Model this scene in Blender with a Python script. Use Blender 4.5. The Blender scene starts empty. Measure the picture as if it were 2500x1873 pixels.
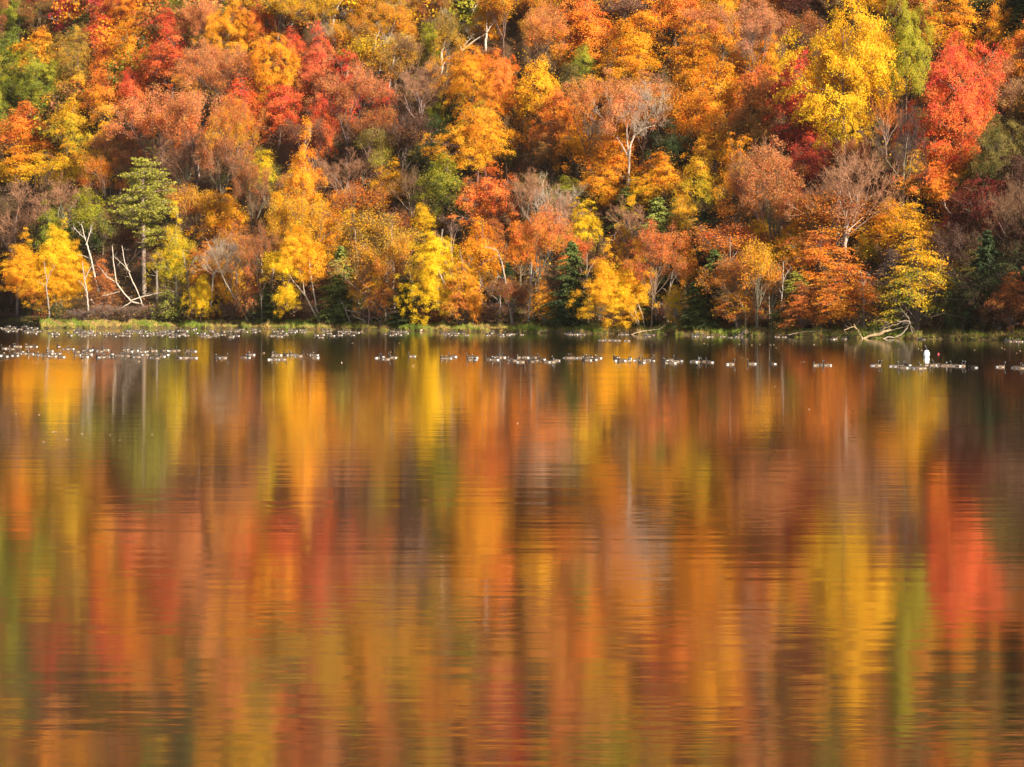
import bpy, math, random
import numpy as np
from mathutils import Vector, Matrix

# ---------------------------------------------------------------- camera, light, exposure
scene = bpy.context.scene
COL = scene.collection
CAMZ, FPX, HOR = 5.0, 6250.0, 720.0          # camera height (m), focal length and horizon in photo pixels
cam_d = bpy.data.cameras.new("camera")
cam = bpy.data.objects.new("camera", cam_d); COL.objects.link(cam)
cam.location = (0, 0, CAMZ); cam.rotation_euler = (math.radians(90), 0, 0)
cam_d.sensor_width = 36; cam_d.lens = 36 * FPX / 2500.0
cam_d.shift_y = -(936.5 - HOR) / 2500.0
cam_d.clip_start = 0.5; cam_d.clip_end = 5000
scene.camera = cam

SUN_EL, SUN_AZ = 25.0, -40.0                    # azimuth: degrees left of straight behind the camera
world = bpy.data.worlds.new("World"); scene.world = world; world.use_nodes = True
wn = world.node_tree; bg = wn.nodes["Background"]
sky = wn.nodes.new("ShaderNodeTexSky"); sky.sky_type = 'NISHITA'; sky.sun_disc = False
sky.sun_elevation = math.radians(SUN_EL); sky.sun_rotation = math.radians(180 + SUN_AZ)
sky.air_density = 1.0; sky.dust_density = 1.5
wn.links.new(sky.outputs[0], bg.inputs[0]); bg.inputs[1].default_value = 0.065
sun_d = bpy.data.lights.new("sun", 'SUN'); sun = bpy.data.objects.new("sun", sun_d); COL.objects.link(sun)
sun_d.energy = 5.0; sun_d.angle = math.radians(0.5); sun_d.color = (1.0, 0.90, 0.74)
to_sun = Vector((-math.sin(math.radians(SUN_AZ)) * math.cos(math.radians(SUN_EL)),
                 -math.cos(math.radians(SUN_AZ)) * math.cos(math.radians(SUN_EL)),
                 math.sin(math.radians(SUN_EL))))
sun.rotation_euler = to_sun.to_track_quat('Z', 'Y').to_euler()
scene.view_settings.view_transform = 'Standard'; scene.view_settings.look = 'None'
scene.view_settings.gamma = 1.0; scene.view_settings.use_curve_mapping = False
scene.view_settings.exposure = 1.0
scene.cycles.max_bounces = 5; scene.cycles.diffuse_bounces = 2; scene.cycles.glossy_bounces = 2
scene.cycles.transmission_bounces = 2; scene.cycles.transparent_max_bounces = 4
scene.cycles.use_denoising = True

rng = np.random.default_rng(7)
R = random.Random(11)

# ---------------------------------------------------------------- pixel <-> place
def P(px, py, Y):
    return Vector(((px - 1250.0) / FPX * Y, Y, CAMZ - (py - HOR) / FPX * Y))
def water_pt(px, py):
    Y = CAMZ * FPX / (py - HOR)
    return Vector(((px - 1250.0) / FPX * Y, Y, 0.0))

SHX = [-2600, -600, 40, 78, 100, 200, 420, 840, 1250, 1700, 2100, 2250, 2505, 2600, 2750, 3200, 5200]
SHY = [782, 785, 787, 789, 802, 803, 801, 806, 812, 818.5, 826, 828, 832, 834, 838, 846, 860]
def shoreY(px):
    px = np.asarray(px, float)
    return CAMZ * FPX / (np.interp(px, SHX, SHY) - HOR) * (1 + .0035 * np.sin(px * .047) + .0028 * np.sin(px * .131 + 1) + .0012 * np.sin(px * .41))
PS = [-60, -6, -1, 0, 1.2, 3, 7, 14, 24, 140, 420, 900]
PZ = [-3, -1.2, -0.25, 0, 0.28, 0.45, 0.85, 1.7, 5.5, 64, 225, 330]
HLX = [-2600, -300, 80, 560]
HLY = [786, 788, 793.5, 802.3]
def hillY(px):                                  # where the foot of the slope would meet the water
    px = np.asarray(px, float)
    return np.where(px < 560, CAMZ * FPX / (np.interp(px, HLX, HLY) - HOR), shoreY(px))
def terr(X, Y):
    X = np.asarray(X, float); Y = np.asarray(Y, float)
    u = X / Y * FPX + 1250
    s1 = Y - shoreY(u); s2 = Y - hillY(u)
    zb = np.interp(s1, [-60, -6, -1, 0, 1.2, 3, 7, 14, 24, 300], [-3, -1.2, -0.25, 0, 0.28, 0.45, 0.85, 1.7, 5.5, 330])
    z = np.minimum(zb, np.maximum(np.interp(s2, PS, PZ), np.clip(0.9 + s1 * 0.02, 0, 2)))
    w = np.clip((np.minimum(s1, s2) - 8) / 30, 0, 1)
    z = z + w * (1.6 * np.sin(X * 0.071 + 1.3) * np.sin(Y * 0.05 + X * 0.02) + 0.5 * np.sin(X * 0.31) * np.cos(Y * 0.27))
    return z
def hit(px, py, smin=5.5):
    """ground point behind the shore that pixel (px, py) looks at"""
    Y0 = float(shoreY(px)) + smin
    Ys = Y0 + np.arange(0, 420, 0.5)
    X = (px - 1250) / FPX * Ys
    zr = CAMZ - (py - HOR) / FPX * Ys
    zt = terr(X, Ys)
    k = np.argmax(zt >= zr)
    if zt[0] >= zr[0]: k = 0
    return Vector((float(X[k]), float(Ys[k]), float(zt[k])))

# ---------------------------------------------------------------- materials
def lin(c):
    return [((v / 255) / 12.92 if v / 255 <= 0.04045 else ((v / 255 + 0.055) / 1.055) ** 2.4) for v in c]
def new_mat(name):
    m = bpy.data.materials.new(name); m.use_nodes = True
    nt = m.node_tree; nt.nodes.clear()
    return m, nt, nt.nodes.new("ShaderNodeOutputMaterial")
def N(nt, kind, **kw):
    n = nt.nodes.new(kind)
    for k, v in kw.items():
        if k == 'inp':
            for a, b in v.items(): n.inputs[a].default_value = b
        else: setattr(n, k, v)
    return n
def rgbmix(nt, fac, a, b, blend='MIX'):
    n = nt.nodes.new("ShaderNodeMix"); n.data_type = 'RGBA'; n.blend_type = blend
    for sock, v in ((n.inputs[0], fac), (n.inputs[6], a), (n.inputs[7], b)):
        if hasattr(v, 'is_linked'): nt.links.new(v, sock)
        elif isinstance(v, (int, float)): sock.default_value = v
        else: sock.default_value = (*v, 1) if len(v) == 3 else v
    return n.outputs[2]
def math_n(nt, op, a, b=0.0, clamp=False):
    n = nt.nodes.new("ShaderNodeMath"); n.operation = op; n.use_clamp = clamp
    for sock, v in ((n.inputs[0], a), (n.inputs[1], b)):
        if hasattr(v, 'is_linked'): nt.links.new(v, sock)
        else: sock.default_value = v
    return n.outputs[0]

def leaf_material(name, trans=0.3, spec=0.2, var=0.24, vcol=False, hue=0.09):
    m, nt, out = new_mat(name); L = nt.links.new
    geo = N(nt, "ShaderNodeNewGeometry"); tc = N(nt, "ShaderNodeTexCoord")
    if vcol:
        a = N(nt, "ShaderNodeAttribute", attribute_name="tint").outputs['Color']; base = a
    else:
        a = N(nt, "ShaderNodeAttribute", attribute_type='OBJECT', attribute_name="leaf_low").outputs['Color']
        b = N(nt, "ShaderNodeAttribute", attribute_type='OBJECT', attribute_name="leaf_top").outputs['Color']
        sep = N(nt, "ShaderNodeSeparateXYZ"); L(tc.outputs['Generated'], sep.inputs[0])
        nz = N(nt, "ShaderNodeTexNoise", inp={'Scale': 0.42, 'Detail': 3.0, 'Roughness': 0.6}); L(tc.outputs['Object'], nz.inputs['Vector'])
        f = math_n(nt, 'MULTIPLY', math_n(nt, 'SUBTRACT', nz.outputs[0], 0.5), 3.2)
        f = math_n(nt, 'ADD', f, sep.outputs[2])
        f = math_n(nt, 'ADD', f, math_n(nt, 'MULTIPLY', math_n(nt, 'SUBTRACT', geo.outputs['Random Per Island'], 0.5), 0.5), clamp=True)
        base = rgbmix(nt, f, a, b)
    # boughs turn at different times
    nb_ = N(nt, "ShaderNodeTexNoise", inp={'Scale': 0.9, 'Detail': 2.0}); L(tc.outputs['Object'], nb_.inputs['Vector'])
    hb = N(nt, "ShaderNodeHueSaturation", inp={'Fac': 1.0})
    L(math_n(nt, 'ADD', math_n(nt, 'MULTIPLY', nb_.outputs[0], hue), 0.5 - hue / 2), hb.inputs['Hue'])
    L(math_n(nt, 'ADD', math_n(nt, 'MULTIPLY', nb_.outputs[0], -0.7), 1.3), hb.inputs['Value']); L(base, hb.inputs['Color']); base = hb.outputs[0]
    # each leaf its own tone
    w = N(nt, "ShaderNodeTexWhiteNoise", noise_dimensions='1D'); L(geo.outputs['Random Per Island'], w.inputs['W'])
    hs = N(nt, "ShaderNodeHueSaturation", inp={'Saturation': 1.0, 'Fac': 1.0})
    L(math_n(nt, 'ADD', math_n(nt, 'MULTIPLY', w.outputs['Value'], 0.026), 0.487), hs.inputs['Hue'])
    L(math_n(nt, 'ADD', math_n(nt, 'MULTIPLY', geo.outputs['Random Per Island'], 2 * var), 1 - var), hs.inputs['Value'])
    L(base, hs.inputs['Color'])
    d = N(nt, "ShaderNodeBsdfPrincipled", inp={'Roughness': 0.6, 'Specular IOR Level': spec}); L(hs.outputs[0], d.inputs['Base Color'])
    t = N(nt, "ShaderNodeBsdfTranslucent"); L(hs.outputs[0], t.inputs['Color'])
    mx = N(nt, "ShaderNodeMixShader", inp={0: trans}); L(d.outputs[0], mx.inputs[1]); L(t.outputs[0], mx.inputs[2])
    L(mx.outputs[0], out.inputs[0])
    return m
M_LEAF = leaf_material("leaves")
M_NEEDLE = leaf_material("needles", trans=0.12, spec=0.2, var=0.3, hue=0.03)
M_WOODS = leaf_material("far_leaves", vcol=True)

def bark_material(name, birch=False):
    m, nt, out = new_mat(name); L = nt.links.new
    tc = N(nt, "ShaderNodeTexCoord")
    a = N(nt, "ShaderNodeAttribute", attribute_type='OBJECT', attribute_name="bark").outputs['Color']
    mp = N(nt, "ShaderNodeMapping", inp={'Scale': (2.0, 2.0, 5.0) if birch else (5, 5, 1.2)}); L(tc.outputs['Object'], mp.inputs[0])
    nz = N(nt, "ShaderNodeTexNoise", inp={'Scale': 1.6, 'Detail': 4.0, 'Roughness': 0.7}); L(mp.outputs[0], nz.inputs['Vector'])
    r = N(nt, "ShaderNodeValToRGB"); L(nz.outputs[0], r.inputs[0])
    e = r.color_ramp.elements
    if birch:
        e[0].position = 0.36; e[0].color = (0.16, 0.13, 0.11, 1); e[1].position = 0.44; e[1].color = (1, 1, 1, 1)
    else:
        e[0].position = 0.3; e[0].color = (0.5, 0.46, 0.42, 1); e[1].position = 0.7; e[1].color = (1.15, 1.12, 1.08, 1)
    c = rgbmix(nt, 1.0, a, r.outputs[0], 'MULTIPLY')
    d = N(nt, "ShaderNodeBsdfPrincipled", inp={'Roughness': 0.85, 'Specular IOR Level': 0.2}); L(c, d.inputs['Base Color'])
    L(d.outputs[0], out.inputs[0])
    return m
M_BARK = bark_material("bark"); M_BIRCH = bark_material("birch_bark", True)

def simple_mat(name, rgb, rough=0.7, noise=0.25, scale=6.0, spec=0.3):
    m, nt, out = new_mat(name); L = nt.links.new
    tc = N(nt, "ShaderNodeTexCoord")
    nz = N(nt, "ShaderNodeTexNoise", inp={'Scale': scale, 'Detail': 4.0}); L(tc.outputs['Object'], nz.inputs['Vector'])
    lo = [c * (1 - noise) for c in rgb]; hi = [min(1, c * (1 + noise)) for c in rgb]
    c = rgbmix(nt, nz.outputs[0], lo, hi)
    d = N(nt, "ShaderNodeBsdfPrincipled", inp={'Roughness': rough, 'Specular IOR Level': spec}); L(c, d.inputs['Base Color'])
    L(d.outputs[0], out.inputs[0])
    return m

# forest floor: fallen leaves, humus, tufts of grass near the water
def ground_material():
    m, nt, out = new_mat("forest_floor"); L = nt.links.new
    geo = N(nt, "ShaderNodeNewGeometry")
    n1 = N(nt, "ShaderNodeTexNoise", inp={'Scale': 0.35, 'Detail': 6.0, 'Roughness': 0.65}); L(geo.outputs['Position'], n1.inputs['Vector'])
    n2 = N(nt, "ShaderNodeTexNoise", inp={'Scale': 3.0, 'Detail': 5.0, 'Roughness': 0.7}); L(geo.outputs['Position'], n2.inputs['Vector'])
    c = rgbmix(nt, n2.outputs[0], (0.05, 0.026, 0.016), (0.17, 0.085, 0.04))
    c = rgbmix(nt, math_n(nt, 'MULTIPLY', n1.outputs[0], 0.5), c, (0.08, 0.07, 0.03))
    sep = N(nt, "ShaderNodeSeparateXYZ"); L(geo.outputs['Position'], sep.inputs[0])
    mr = N(nt, "ShaderNodeMapRange", inp={1: 0.25, 2: 1.2, 3: 1.0, 4: 0.0}); L(sep.outputs[2], mr.inputs[0])
    g = rgbmix(nt, n1.outputs[0], (0.17, 0.095, 0.055), (0.13, 0.12, 0.035))
    c = rgbmix(nt, mr.outputs[0], c, g)
    d = N(nt, "ShaderNodeBsdfPrincipled", inp={'Roughness': 0.95, 'Specular IOR Level': 0.1}); L(c, d.inputs['Base Color'])
    b = N(nt, "ShaderNodeBump", inp={'Strength': 0.6, 'Distance': 0.3}); L(n2.outputs[0], b.inputs['Height']); L(b.outputs[0], d.inputs['Normal'])
    L(d.outputs[0], out.inputs[0])
    return m

def water_material():
    m, nt, out = new_mat("lake_water"); L = nt.links.new
    geo = N(nt, "ShaderNodeNewGeometry")
    def noise(sx, sy, scale, det, rough=0.5, dist=0.0):
        mp = N(nt, "ShaderNodeMapping", inp={'Scale': (sx, sy, 1)}); L(geo.outputs['Position'], mp.inputs[0])
        n = N(nt, "ShaderNodeTexNoise", inp={'Scale': scale, 'Detail': det, 'Roughness': rough, 'Distortion': dist}); L(mp.outputs[0], n.inputs['Vector'])
        return n.outputs[0]
    r1 = noise(0.75, 2.3, 1.0, 2.0, 0.5, 0.3)       # ripples about 0.4 m apart, crests across the view
    r2 = noise(0.16, 0.7, 1.0, 2.0, 0.5)         # slower swell
    r3 = noise(2.2, 7.5, 1.0, 1.0)
    patch = noise(0.05, 0.045, 1.0, 2.0)
    pr = N(nt, "ShaderNodeMapRange", inp={1: 0.38, 2: 0.60, 3: 0.15, 4: 1.5}); L(patch, pr.inputs[0])
    h = math_n(nt, 'ADD', math_n(nt, 'MULTIPLY', r1, 0.0029), math_n(nt, 'MULTIPLY', r3, 0.0006))
    lane = noise(0.018, 0.16, 1.0, 3.0, 0.6)
    lr = N(nt, "ShaderNodeMapRange", inp={1: 0.40, 2: 0.60, 3: 0.35, 4: 1.5}); L(lane, lr.inputs[0])
    h = math_n(nt, 'MULTIPLY', h, math_n(nt, 'MULTIPLY', pr.outputs[0], lr.outputs[0]))
    h = math_n(nt, 'ADD', h, math_n(nt, 'MULTIPLY', r2, 0.007))
    b = N(nt, "ShaderNodeBump", inp={'Strength': 1.0, 'Distance': 1.0}); L(h, b.inputs['Height'])
    dif = N(nt, "ShaderNodeBsdfDiffuse", inp={'Color': (0.014, 0.008, 0.006, 1)})
    gl = N(nt, "ShaderNodeBsdfGlossy", inp={'Color': (0.96, 0.93, 0.90, 1), 'Roughness': 0.06}); L(b.outputs[0], gl.inputs['Normal'])
    fr = N(nt, "ShaderNodeFresnel", inp={'IOR': 1.6})
    k = N(nt, "ShaderNodeMapRange", inp={1: 0.0, 2: 0.75, 3: 0.30, 4: 0.97}); L(fr.outputs[0], k.inputs[0])
    mx = N(nt, "ShaderNodeMixShader"); L(k.outputs[0], mx.inputs[0]); L(dif.outputs[0], mx.inputs[1]); L(gl.outputs[0], mx.inputs[2])
    L(mx.outputs[0], out.inputs[0])
    return m

# ---------------------------------------------------------------- mesh helpers
def mesh_np(name, V, F4=None, F3=None, mat=None, smooth=False):
    me = bpy.data.meshes.new(name)
    V = np.asarray(V, np.float32).reshape(-1, 3)
    nf4 = 0 if F4 is None else len(F4); nf3 = 0 if F3 is None else len(F3)
    me.vertices.add(len(V)); me.vertices.foreach_set("co", V.ravel())
    me.loops.add(nf4 * 4 + nf3 * 3); me.polygons.add(nf4 + nf3)
    li = []
    if nf4: li.append(np.asarray(F4, np.int32).ravel())
    if nf3: li.append(np.asarray(F3, np.int32).ravel())
    me.loops.foreach_set("vertex_index", np.concatenate(li))
    st = np.concatenate([np.arange(nf4) * 4, nf4 * 4 + np.arange(nf3) * 3]).astype(np.int32)
    me.polygons.foreach_set("loop_start", st)
    me.polygons.foreach_set("loop_total", np.concatenate([np.full(nf4, 4), np.full(nf3, 3)]).astype(np.int32))
    if smooth: me.polygons.foreach_set("use_smooth", np.ones(nf4 + nf3, bool))
    me.update(calc_edges=True); me.validate()
    if mat:
        for mm in (mat if isinstance(mat, (list, tuple)) else [mat]): me.materials.append(mm)
    return me
def add_obj(name, data, parent=None, loc=None):
    o = bpy.data.objects.new(name, data); COL.objects.link(o)
    if parent is not None: o.parent = parent
    if loc is not None: o.location = loc
    return o
def tag(o, label=None, cat=None, group=None, kind=None):
    if label: o['label'] = label
    if cat: o['category'] = cat
    if group: o['group'] = group
    if kind: o['kind'] = kind
    return o

def norm(a):
    return a / np.maximum(np.linalg.norm(a, axis=-1, keepdims=True), 1e-9)
def leaf_quads(C, Nn, size, r, aspect=0.62, U=None):
    """rhombic leaf sprays: centres C, normals Nn, long axis size"""
    n = len(C); Nn = norm(Nn)
    if U is None: U = r.normal(size=(n, 3))
    U = norm(U - (U * Nn).sum(1, keepdims=True) * Nn)
    W = np.cross(Nn, U)
    s = np.asarray(size).reshape(-1, 1) * np.ones((n, 1)) * r.uniform(0.65, 1.3, (n, 1))
    a = r.uniform(-0.15, 0.25, (n, 1))
    v0 = C - U * s * 0.5; v2 = C + U * s * 0.5
    v1 = C + U * s * a + W * s * aspect * 0.5 + Nn * s * r.uniform(-.12, .12, (n, 1))
    v3 = C + U * s * a * 0.6 - W * s * aspect * 0.5 + Nn * s * r.uniform(-.12, .12, (n, 1))
    V = np.stack([v0, v1, v2, v3], 1).reshape(-1, 3)
    F = np.arange(n * 4).reshape(n, 4)
    return V, F

class Tubes:
    def __init__(s): s.V = []; s.F = []; s.n = 0
    def add(s, pts, rad, sides=5, cap=True):
        pts = np.asarray(pts, float); k = len(pts)
        rad = np.broadcast_to(np.asarray(rad, float), (k,))
        T = np.gradient(pts, axis=0); T = norm(T)
        ref = np.array([0, 0, 1.0]) if abs(T[0][2]) < 0.8 else np.array([1.0, 0, 0])
        A = norm(np.cross(T, ref)); B = np.cross(T, A)
        ang = np.arange(sides) * 2 * math.pi / sides
        ring = pts[:, None, :] + rad[:, None, None] * (np.cos(ang)[None, :, None] * A[:, None, :] + np.sin(ang)[None, :, None] * B[:, None, :])
        s.V.append(ring.reshape(-1, 3))
        i = np.arange(k - 1)[:, None] * sides; j = np.arange(sides)[None, :]; j2 = (j + 1) % sides
        s.F.append((np.stack([i + j, i + j2, i + sides + j2, i + sides + j], -1).reshape(-1, 4)) + s.n)
        s.n += k * sides
        if cap and sides == 4: s.F.append(np.array([[0, 1, 2, 3]]) + s.n - sides)
    def mesh(s, name, mat, smooth=True):
        return mesh_np(name, np.concatenate(s.V), np.concatenate(s.F), None, mat, smooth)

def wander(p0, p1, r, k=5, amp=0.05):
    p0 = np.asarray(p0, float); p1 = np.asarray(p1, float)
    t = np.linspace(0, 1, k)[:, None]
    L = np.linalg.norm(p1 - p0)
    off = r.normal(size=(k, 3)) * amp * L * np.sin(t * math.pi)
    return p0 + (p1 - p0) * t + off

# ---------------------------------------------------------------- tree prototypes (unit: 10 m tall, 8 m wide crown)
PROTO = {}
def store(kind, crown, trunk, f, w, top, twigs=None):
    PROTO.setdefault(kind, []).append(dict(crown=crown, trunk=trunk, f=f, w=w, top=top, twigs=twigs))

def lobes(r, k=7, amp=0.2):
    D = norm(r.normal(size=(k, 3))); A = r.uniform(0.4, 1, k) * amp; Fq = r.uniform(1.5, 3.5, k); Ph = r.uniform(0, 6.28, k)
    def f(d): return 1 + (A * np.sin(Fq * (d @ D.T) * 2 + Ph)).sum(-1)
    return f

def make_broad(kind, seed, H=10.0, W=8.0, f=0.25, nb=120, nl=100, leaf=0.3, rb=(0.55, 1.1), flat=0.28, taper=0.25, up=0.55, fill=0.45, amp=0.13):
    r = np.random.default_rng(seed)
    lob = lobes(r, amp=amp)
    d = norm(r.normal(size=(nb, 3)))
    rad = 1 - (r.uniform(0, 1, nb) ** 1.6) * fill
    q = d * (rad * lob(d))[:, None]
    zc = q[:, 2]
    xy = 1 - taper * np.clip(zc, -1, 1.3)
    C = np.stack([q[:, 0] * xy * W / 2 * 0.88, q[:, 1] * xy * W / 2 * 0.88, f * H + (1 - f) * H * (0.5 + 0.46 * zc)], 1)
    outw = norm(np.stack([q[:, 0], q[:, 1], q[:, 2] * 0.4], 1))
    Nb = norm(outw * 0.55 + np.array([0, 0, up]) + r.normal(size=(nb, 3)) * 0.22)
    R_ = r.uniform(rb[0], rb[1], nb)
    idx = np.repeat(np.arange(nb), nl); n = len(idx)
    ref = norm(np.cross(Nb, r.normal(size=(nb, 3)))); B2 = np.cross(Nb, ref)
    a = r.uniform(0, 2 * math.pi, n); rr = np.sqrt(r.uniform(0, 1, n)) * (1 + 0.3 * np.sin(a * 3 + idx)) * (1 + 0.2 * np.sin(a * 7 + idx * 2))
    h = r.normal(size=n) * flat * 0.6 - rr ** 2 * 0.25
    Rr = R_[idx]
    Pp = C[idx] + ref[idx] * (np.cos(a) * rr * Rr)[:, None] + B2[idx] * (np.sin(a) * rr * Rr)[:, None] + Nb[idx] * (h * Rr)[:, None]
    stray = r.uniform(size=n) < 0.16                  # loose sprays between and beyond the boughs
    Pp = Pp + stray[:, None] * (outw[idx] * r.uniform(-.3, .9, (n, 1)) + r.normal(size=(n, 3)) * .42)
    Nn = Nb[idx] * 0.55 + outw[idx] * 0.4 + r.normal(size=(n, 3)) * 0.42
    V, F = leaf_quads(Pp, Nn, leaf, r)
    crown = mesh_np(kind + "_crown", V, F, None, M_LEAF)
    T = Tubes()
    lean = r.normal(size=2) * 0.25
    main = np.array([[0, 0, -1.2], [0, 0, 0], [lean[0] * .5, lean[1] * .5, H * 0.2], [lean[0], lean[1], H * 0.42], [lean[0] * 1.6, lean[1] * 1.4, H * 0.65], [lean[0], lean[1], H * 0.88]])
    T.add(main, [0.3, 0.25, 0.2, 0.16, 0.1, 0.03], 6)
    for i in r.choice(nb, min(nb, 60), replace=False):
        z0 = min(max(f * H * 0.9, C[i][2] - r.uniform(1.5, 3.5)), H * 0.7)
        st = np.array([np.interp(z0, main[:, 2], main[:, 0]), np.interp(z0, main[:, 2], main[:, 1]), z0])
        pts = wander(st, C[i], r, 5, 0.06)
        T.add(pts, np.linspace(0.085, 0.02, 5), 4)
        for _ in range(3):
            T.add(wander(pts[3], C[i] + r.normal(size=3) * 0.8, r, 3, 0.1), [0.03, 0.02, 0.01], 3)
    trunk = T.mesh(kind + "_trunk", M_BARK)
    store(kind, crown, trunk, f, W, H)

def grow_tree(r, H, spread, base_h, n_main, depth, W, up=0.25, r0=0.2):
    """branching skeleton; returns thick paths, thin paths and twig ends"""
    thick, thin, ends = [], [], []
    top = np.array([r.normal() * 0.2, r.normal() * 0.2, base_h])
    thick.append((np.array([[0, 0, -1.2], [0, 0, 0], top * [.5, .5, .5], top]), [r0 * 1.3, r0 * 1.1, r0 * 0.95, r0 * 0.8]))
    def rec(p, d, L, rad, lev):
        k = 4
        pts = [p]; dd = d.copy()
        for i in range(k - 1):
            dd = norm(dd + r.normal(size=3) * 0.13 + np.array([0, 0, up * 0.22]))
            pts.append(pts[-1] + dd * L / (k - 1))
        pts = np.array(pts)
        rr = np.linspace(rad, rad * 0.6, k)
        (thick if lev < 3 else thin).append((pts, rr))
        if lev >= depth:
            ends.append(pts[-1]); ends.append(pts[2]); return
        nch = r.integers(2, 4) if lev < depth - 1 else r.integers(3, 5)
        for c in range(nch):
            j = r.integers(1, k) if c else k - 1
            ax = norm(np.cross(dd, r.normal(size=3)))
            ang = r.uniform(0.25, spread) if c else r.uniform(0.05, 0.3)
            nd = norm(dd * math.cos(ang) + ax * math.sin(ang))
            rec(pts[j], nd, L * r.uniform(0.6, 0.85), max(rad * 0.62, 0.014), lev + 1)
    for i in range(n_main):
        az = i * 2.4 + r.uniform(0, .6); el = r.uniform(0.9, 1.35) if i else 1.5
        d = np.array([math.cos(az) * math.cos(el), math.sin(az) * math.cos(el), math.sin(el)])
        z = base_h * (1 - 0.35 * r.uniform() * (i > 1))
        st = top * (z / base_h)
        rec(st, norm(d + [0, 0, 0.1]), (H - base_h) * 0.36, r0 * 0.6, 1)
    return thick, thin, np.array(ends)

def make_twiggy(kind, seed, H=10, W=8, base=0.28, leaves=0, leaf=0.2, spread=0.75, depth=5, n_main=5, thin_w=1.0, up=0.3, r0=0.17):
    r = np.random.default_rng(seed)
    thick, thin, ends = grow_tree(r, H, spread, base * H, n_main, depth, W, up, r0)
    allp = np.concatenate([p for p, _ in thick + thin])
    top = allp[:, 2].max(); w = np.percentile(np.abs(allp[:, :2]), 97) * 2
    T1 = Tubes(); T2 = Tubes()
    for p, q in thick: T1.add(p, q, 5)
    for p, q in thin: T2.add(p, np.array(q) * thin_w, 3, False)
    for e in ends:                                     # last twigs
        for _ in range(3 if leaves == 0 else 2):
            d = norm(r.normal(size=3) + np.array([0, 0, 0.5]) + norm(e - [0, 0, base * H]) * 0.8)
            T2.add(np.array([e, e + d * r.uniform(0.3, 0.7)]), [0.013, 0.006], 3, False)
    trunk = T1.mesh(kind + "_trunk", M_BARK); twigs = T2.mesh(kind + "_twigs", M_BARK)
    crown = None
    if leaves:
        n = leaves; idx = r.integers(0, len(ends), n)
        C = ends[idx] + r.normal(size=(n, 3)) * np.array([0.38, 0.38, 0.26])
        out = norm(ends[idx] - np.array([0, 0, base * H + 1]))
        V, F = leaf_quads(C, out * 0.4 + np.array([0, 0, .35]) + r.normal(size=(n, 3)) * 0.7, leaf, r)
        crown = mesh_np(kind + "_crown", V, F, None, M_LEAF)
    store(kind, crown, trunk, base, w, top, twigs)

def make_hemlock(kind, seed, H=10, W=5.4, f=0.02, droop=0.4, dens=1.35):
    r = np.random.default_rng(seed); P_, N_, U_, S_ = [], [], [], []
    T = Tubes(); T.add([[0, 0, -1.2], [0, 0, 0], [0, 0, H * .5], [0.05, 0, H]], [0.22, 0.18, 0.1, 0.02], 6)
    z = f * H + 0.3
    while z < H - 0.1:
        t = (z - f * H) / (H * (1 - f)); L = W / 2 * (1 - t) ** 0.55 * r.uniform(0.62, 1.2) + 0.15
        nbr = max(4, int(8 * dens * (1 - t * 0.5)))
        for b in range(nbr):
            az = r.uniform(0, 6.283); Lb = L * r.uniform(0.4, 1.25)
            d = np.array([math.cos(az), math.sin(az), 0]); side = np.array([-d[1], d[0], 0])
            k = int(26 * Lb * dens) + 10
            u = r.uniform(0.05, 1, k) ** 0.75
            v = r.normal(size=k) * (0.24 * Lb * (1.08 - u) + 0.07)
            zz = z + 0.25 * u * Lb - droop * (u ** 2) * Lb - np.abs(v) * 0.35 + r.normal(size=k) * 0.05
            C = d * (u * Lb)[:, None] + side * v[:, None]; C[:, 2] = zz
            P_.append(C); U_.append(d + side * np.sign(v)[:, None] * 0.7 + np.array([0, 0, -droop * 1.2]) + r.normal(size=(k, 3)) * .15)
            N_.append(np.array([0, 0, 1.0]) + d * 0.5 + r.normal(size=(k, 3)) * 0.35); S_.append(np.full(k, 0.34))
            if b % 3 == 0: T.add([[0, 0, z], d * Lb * .5 + [0, 0, z + .04], d * Lb * 0.9 + [0, 0, z + 0.22 * Lb - droop * Lb * .8]], [0.04, 0.025, 0.01], 3)
        z += r.uniform(0.16, 0.3)
    V, F = leaf_quads(np.concatenate(P_), np.concatenate(N_), np.concatenate(S_), r, 0.42, np.concatenate(U_))
    store(kind, mesh_np(kind + "_crown", V, F, None, M_NEEDLE), T.mesh(kind + "_trunk", M_BARK), f, W, H)

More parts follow.
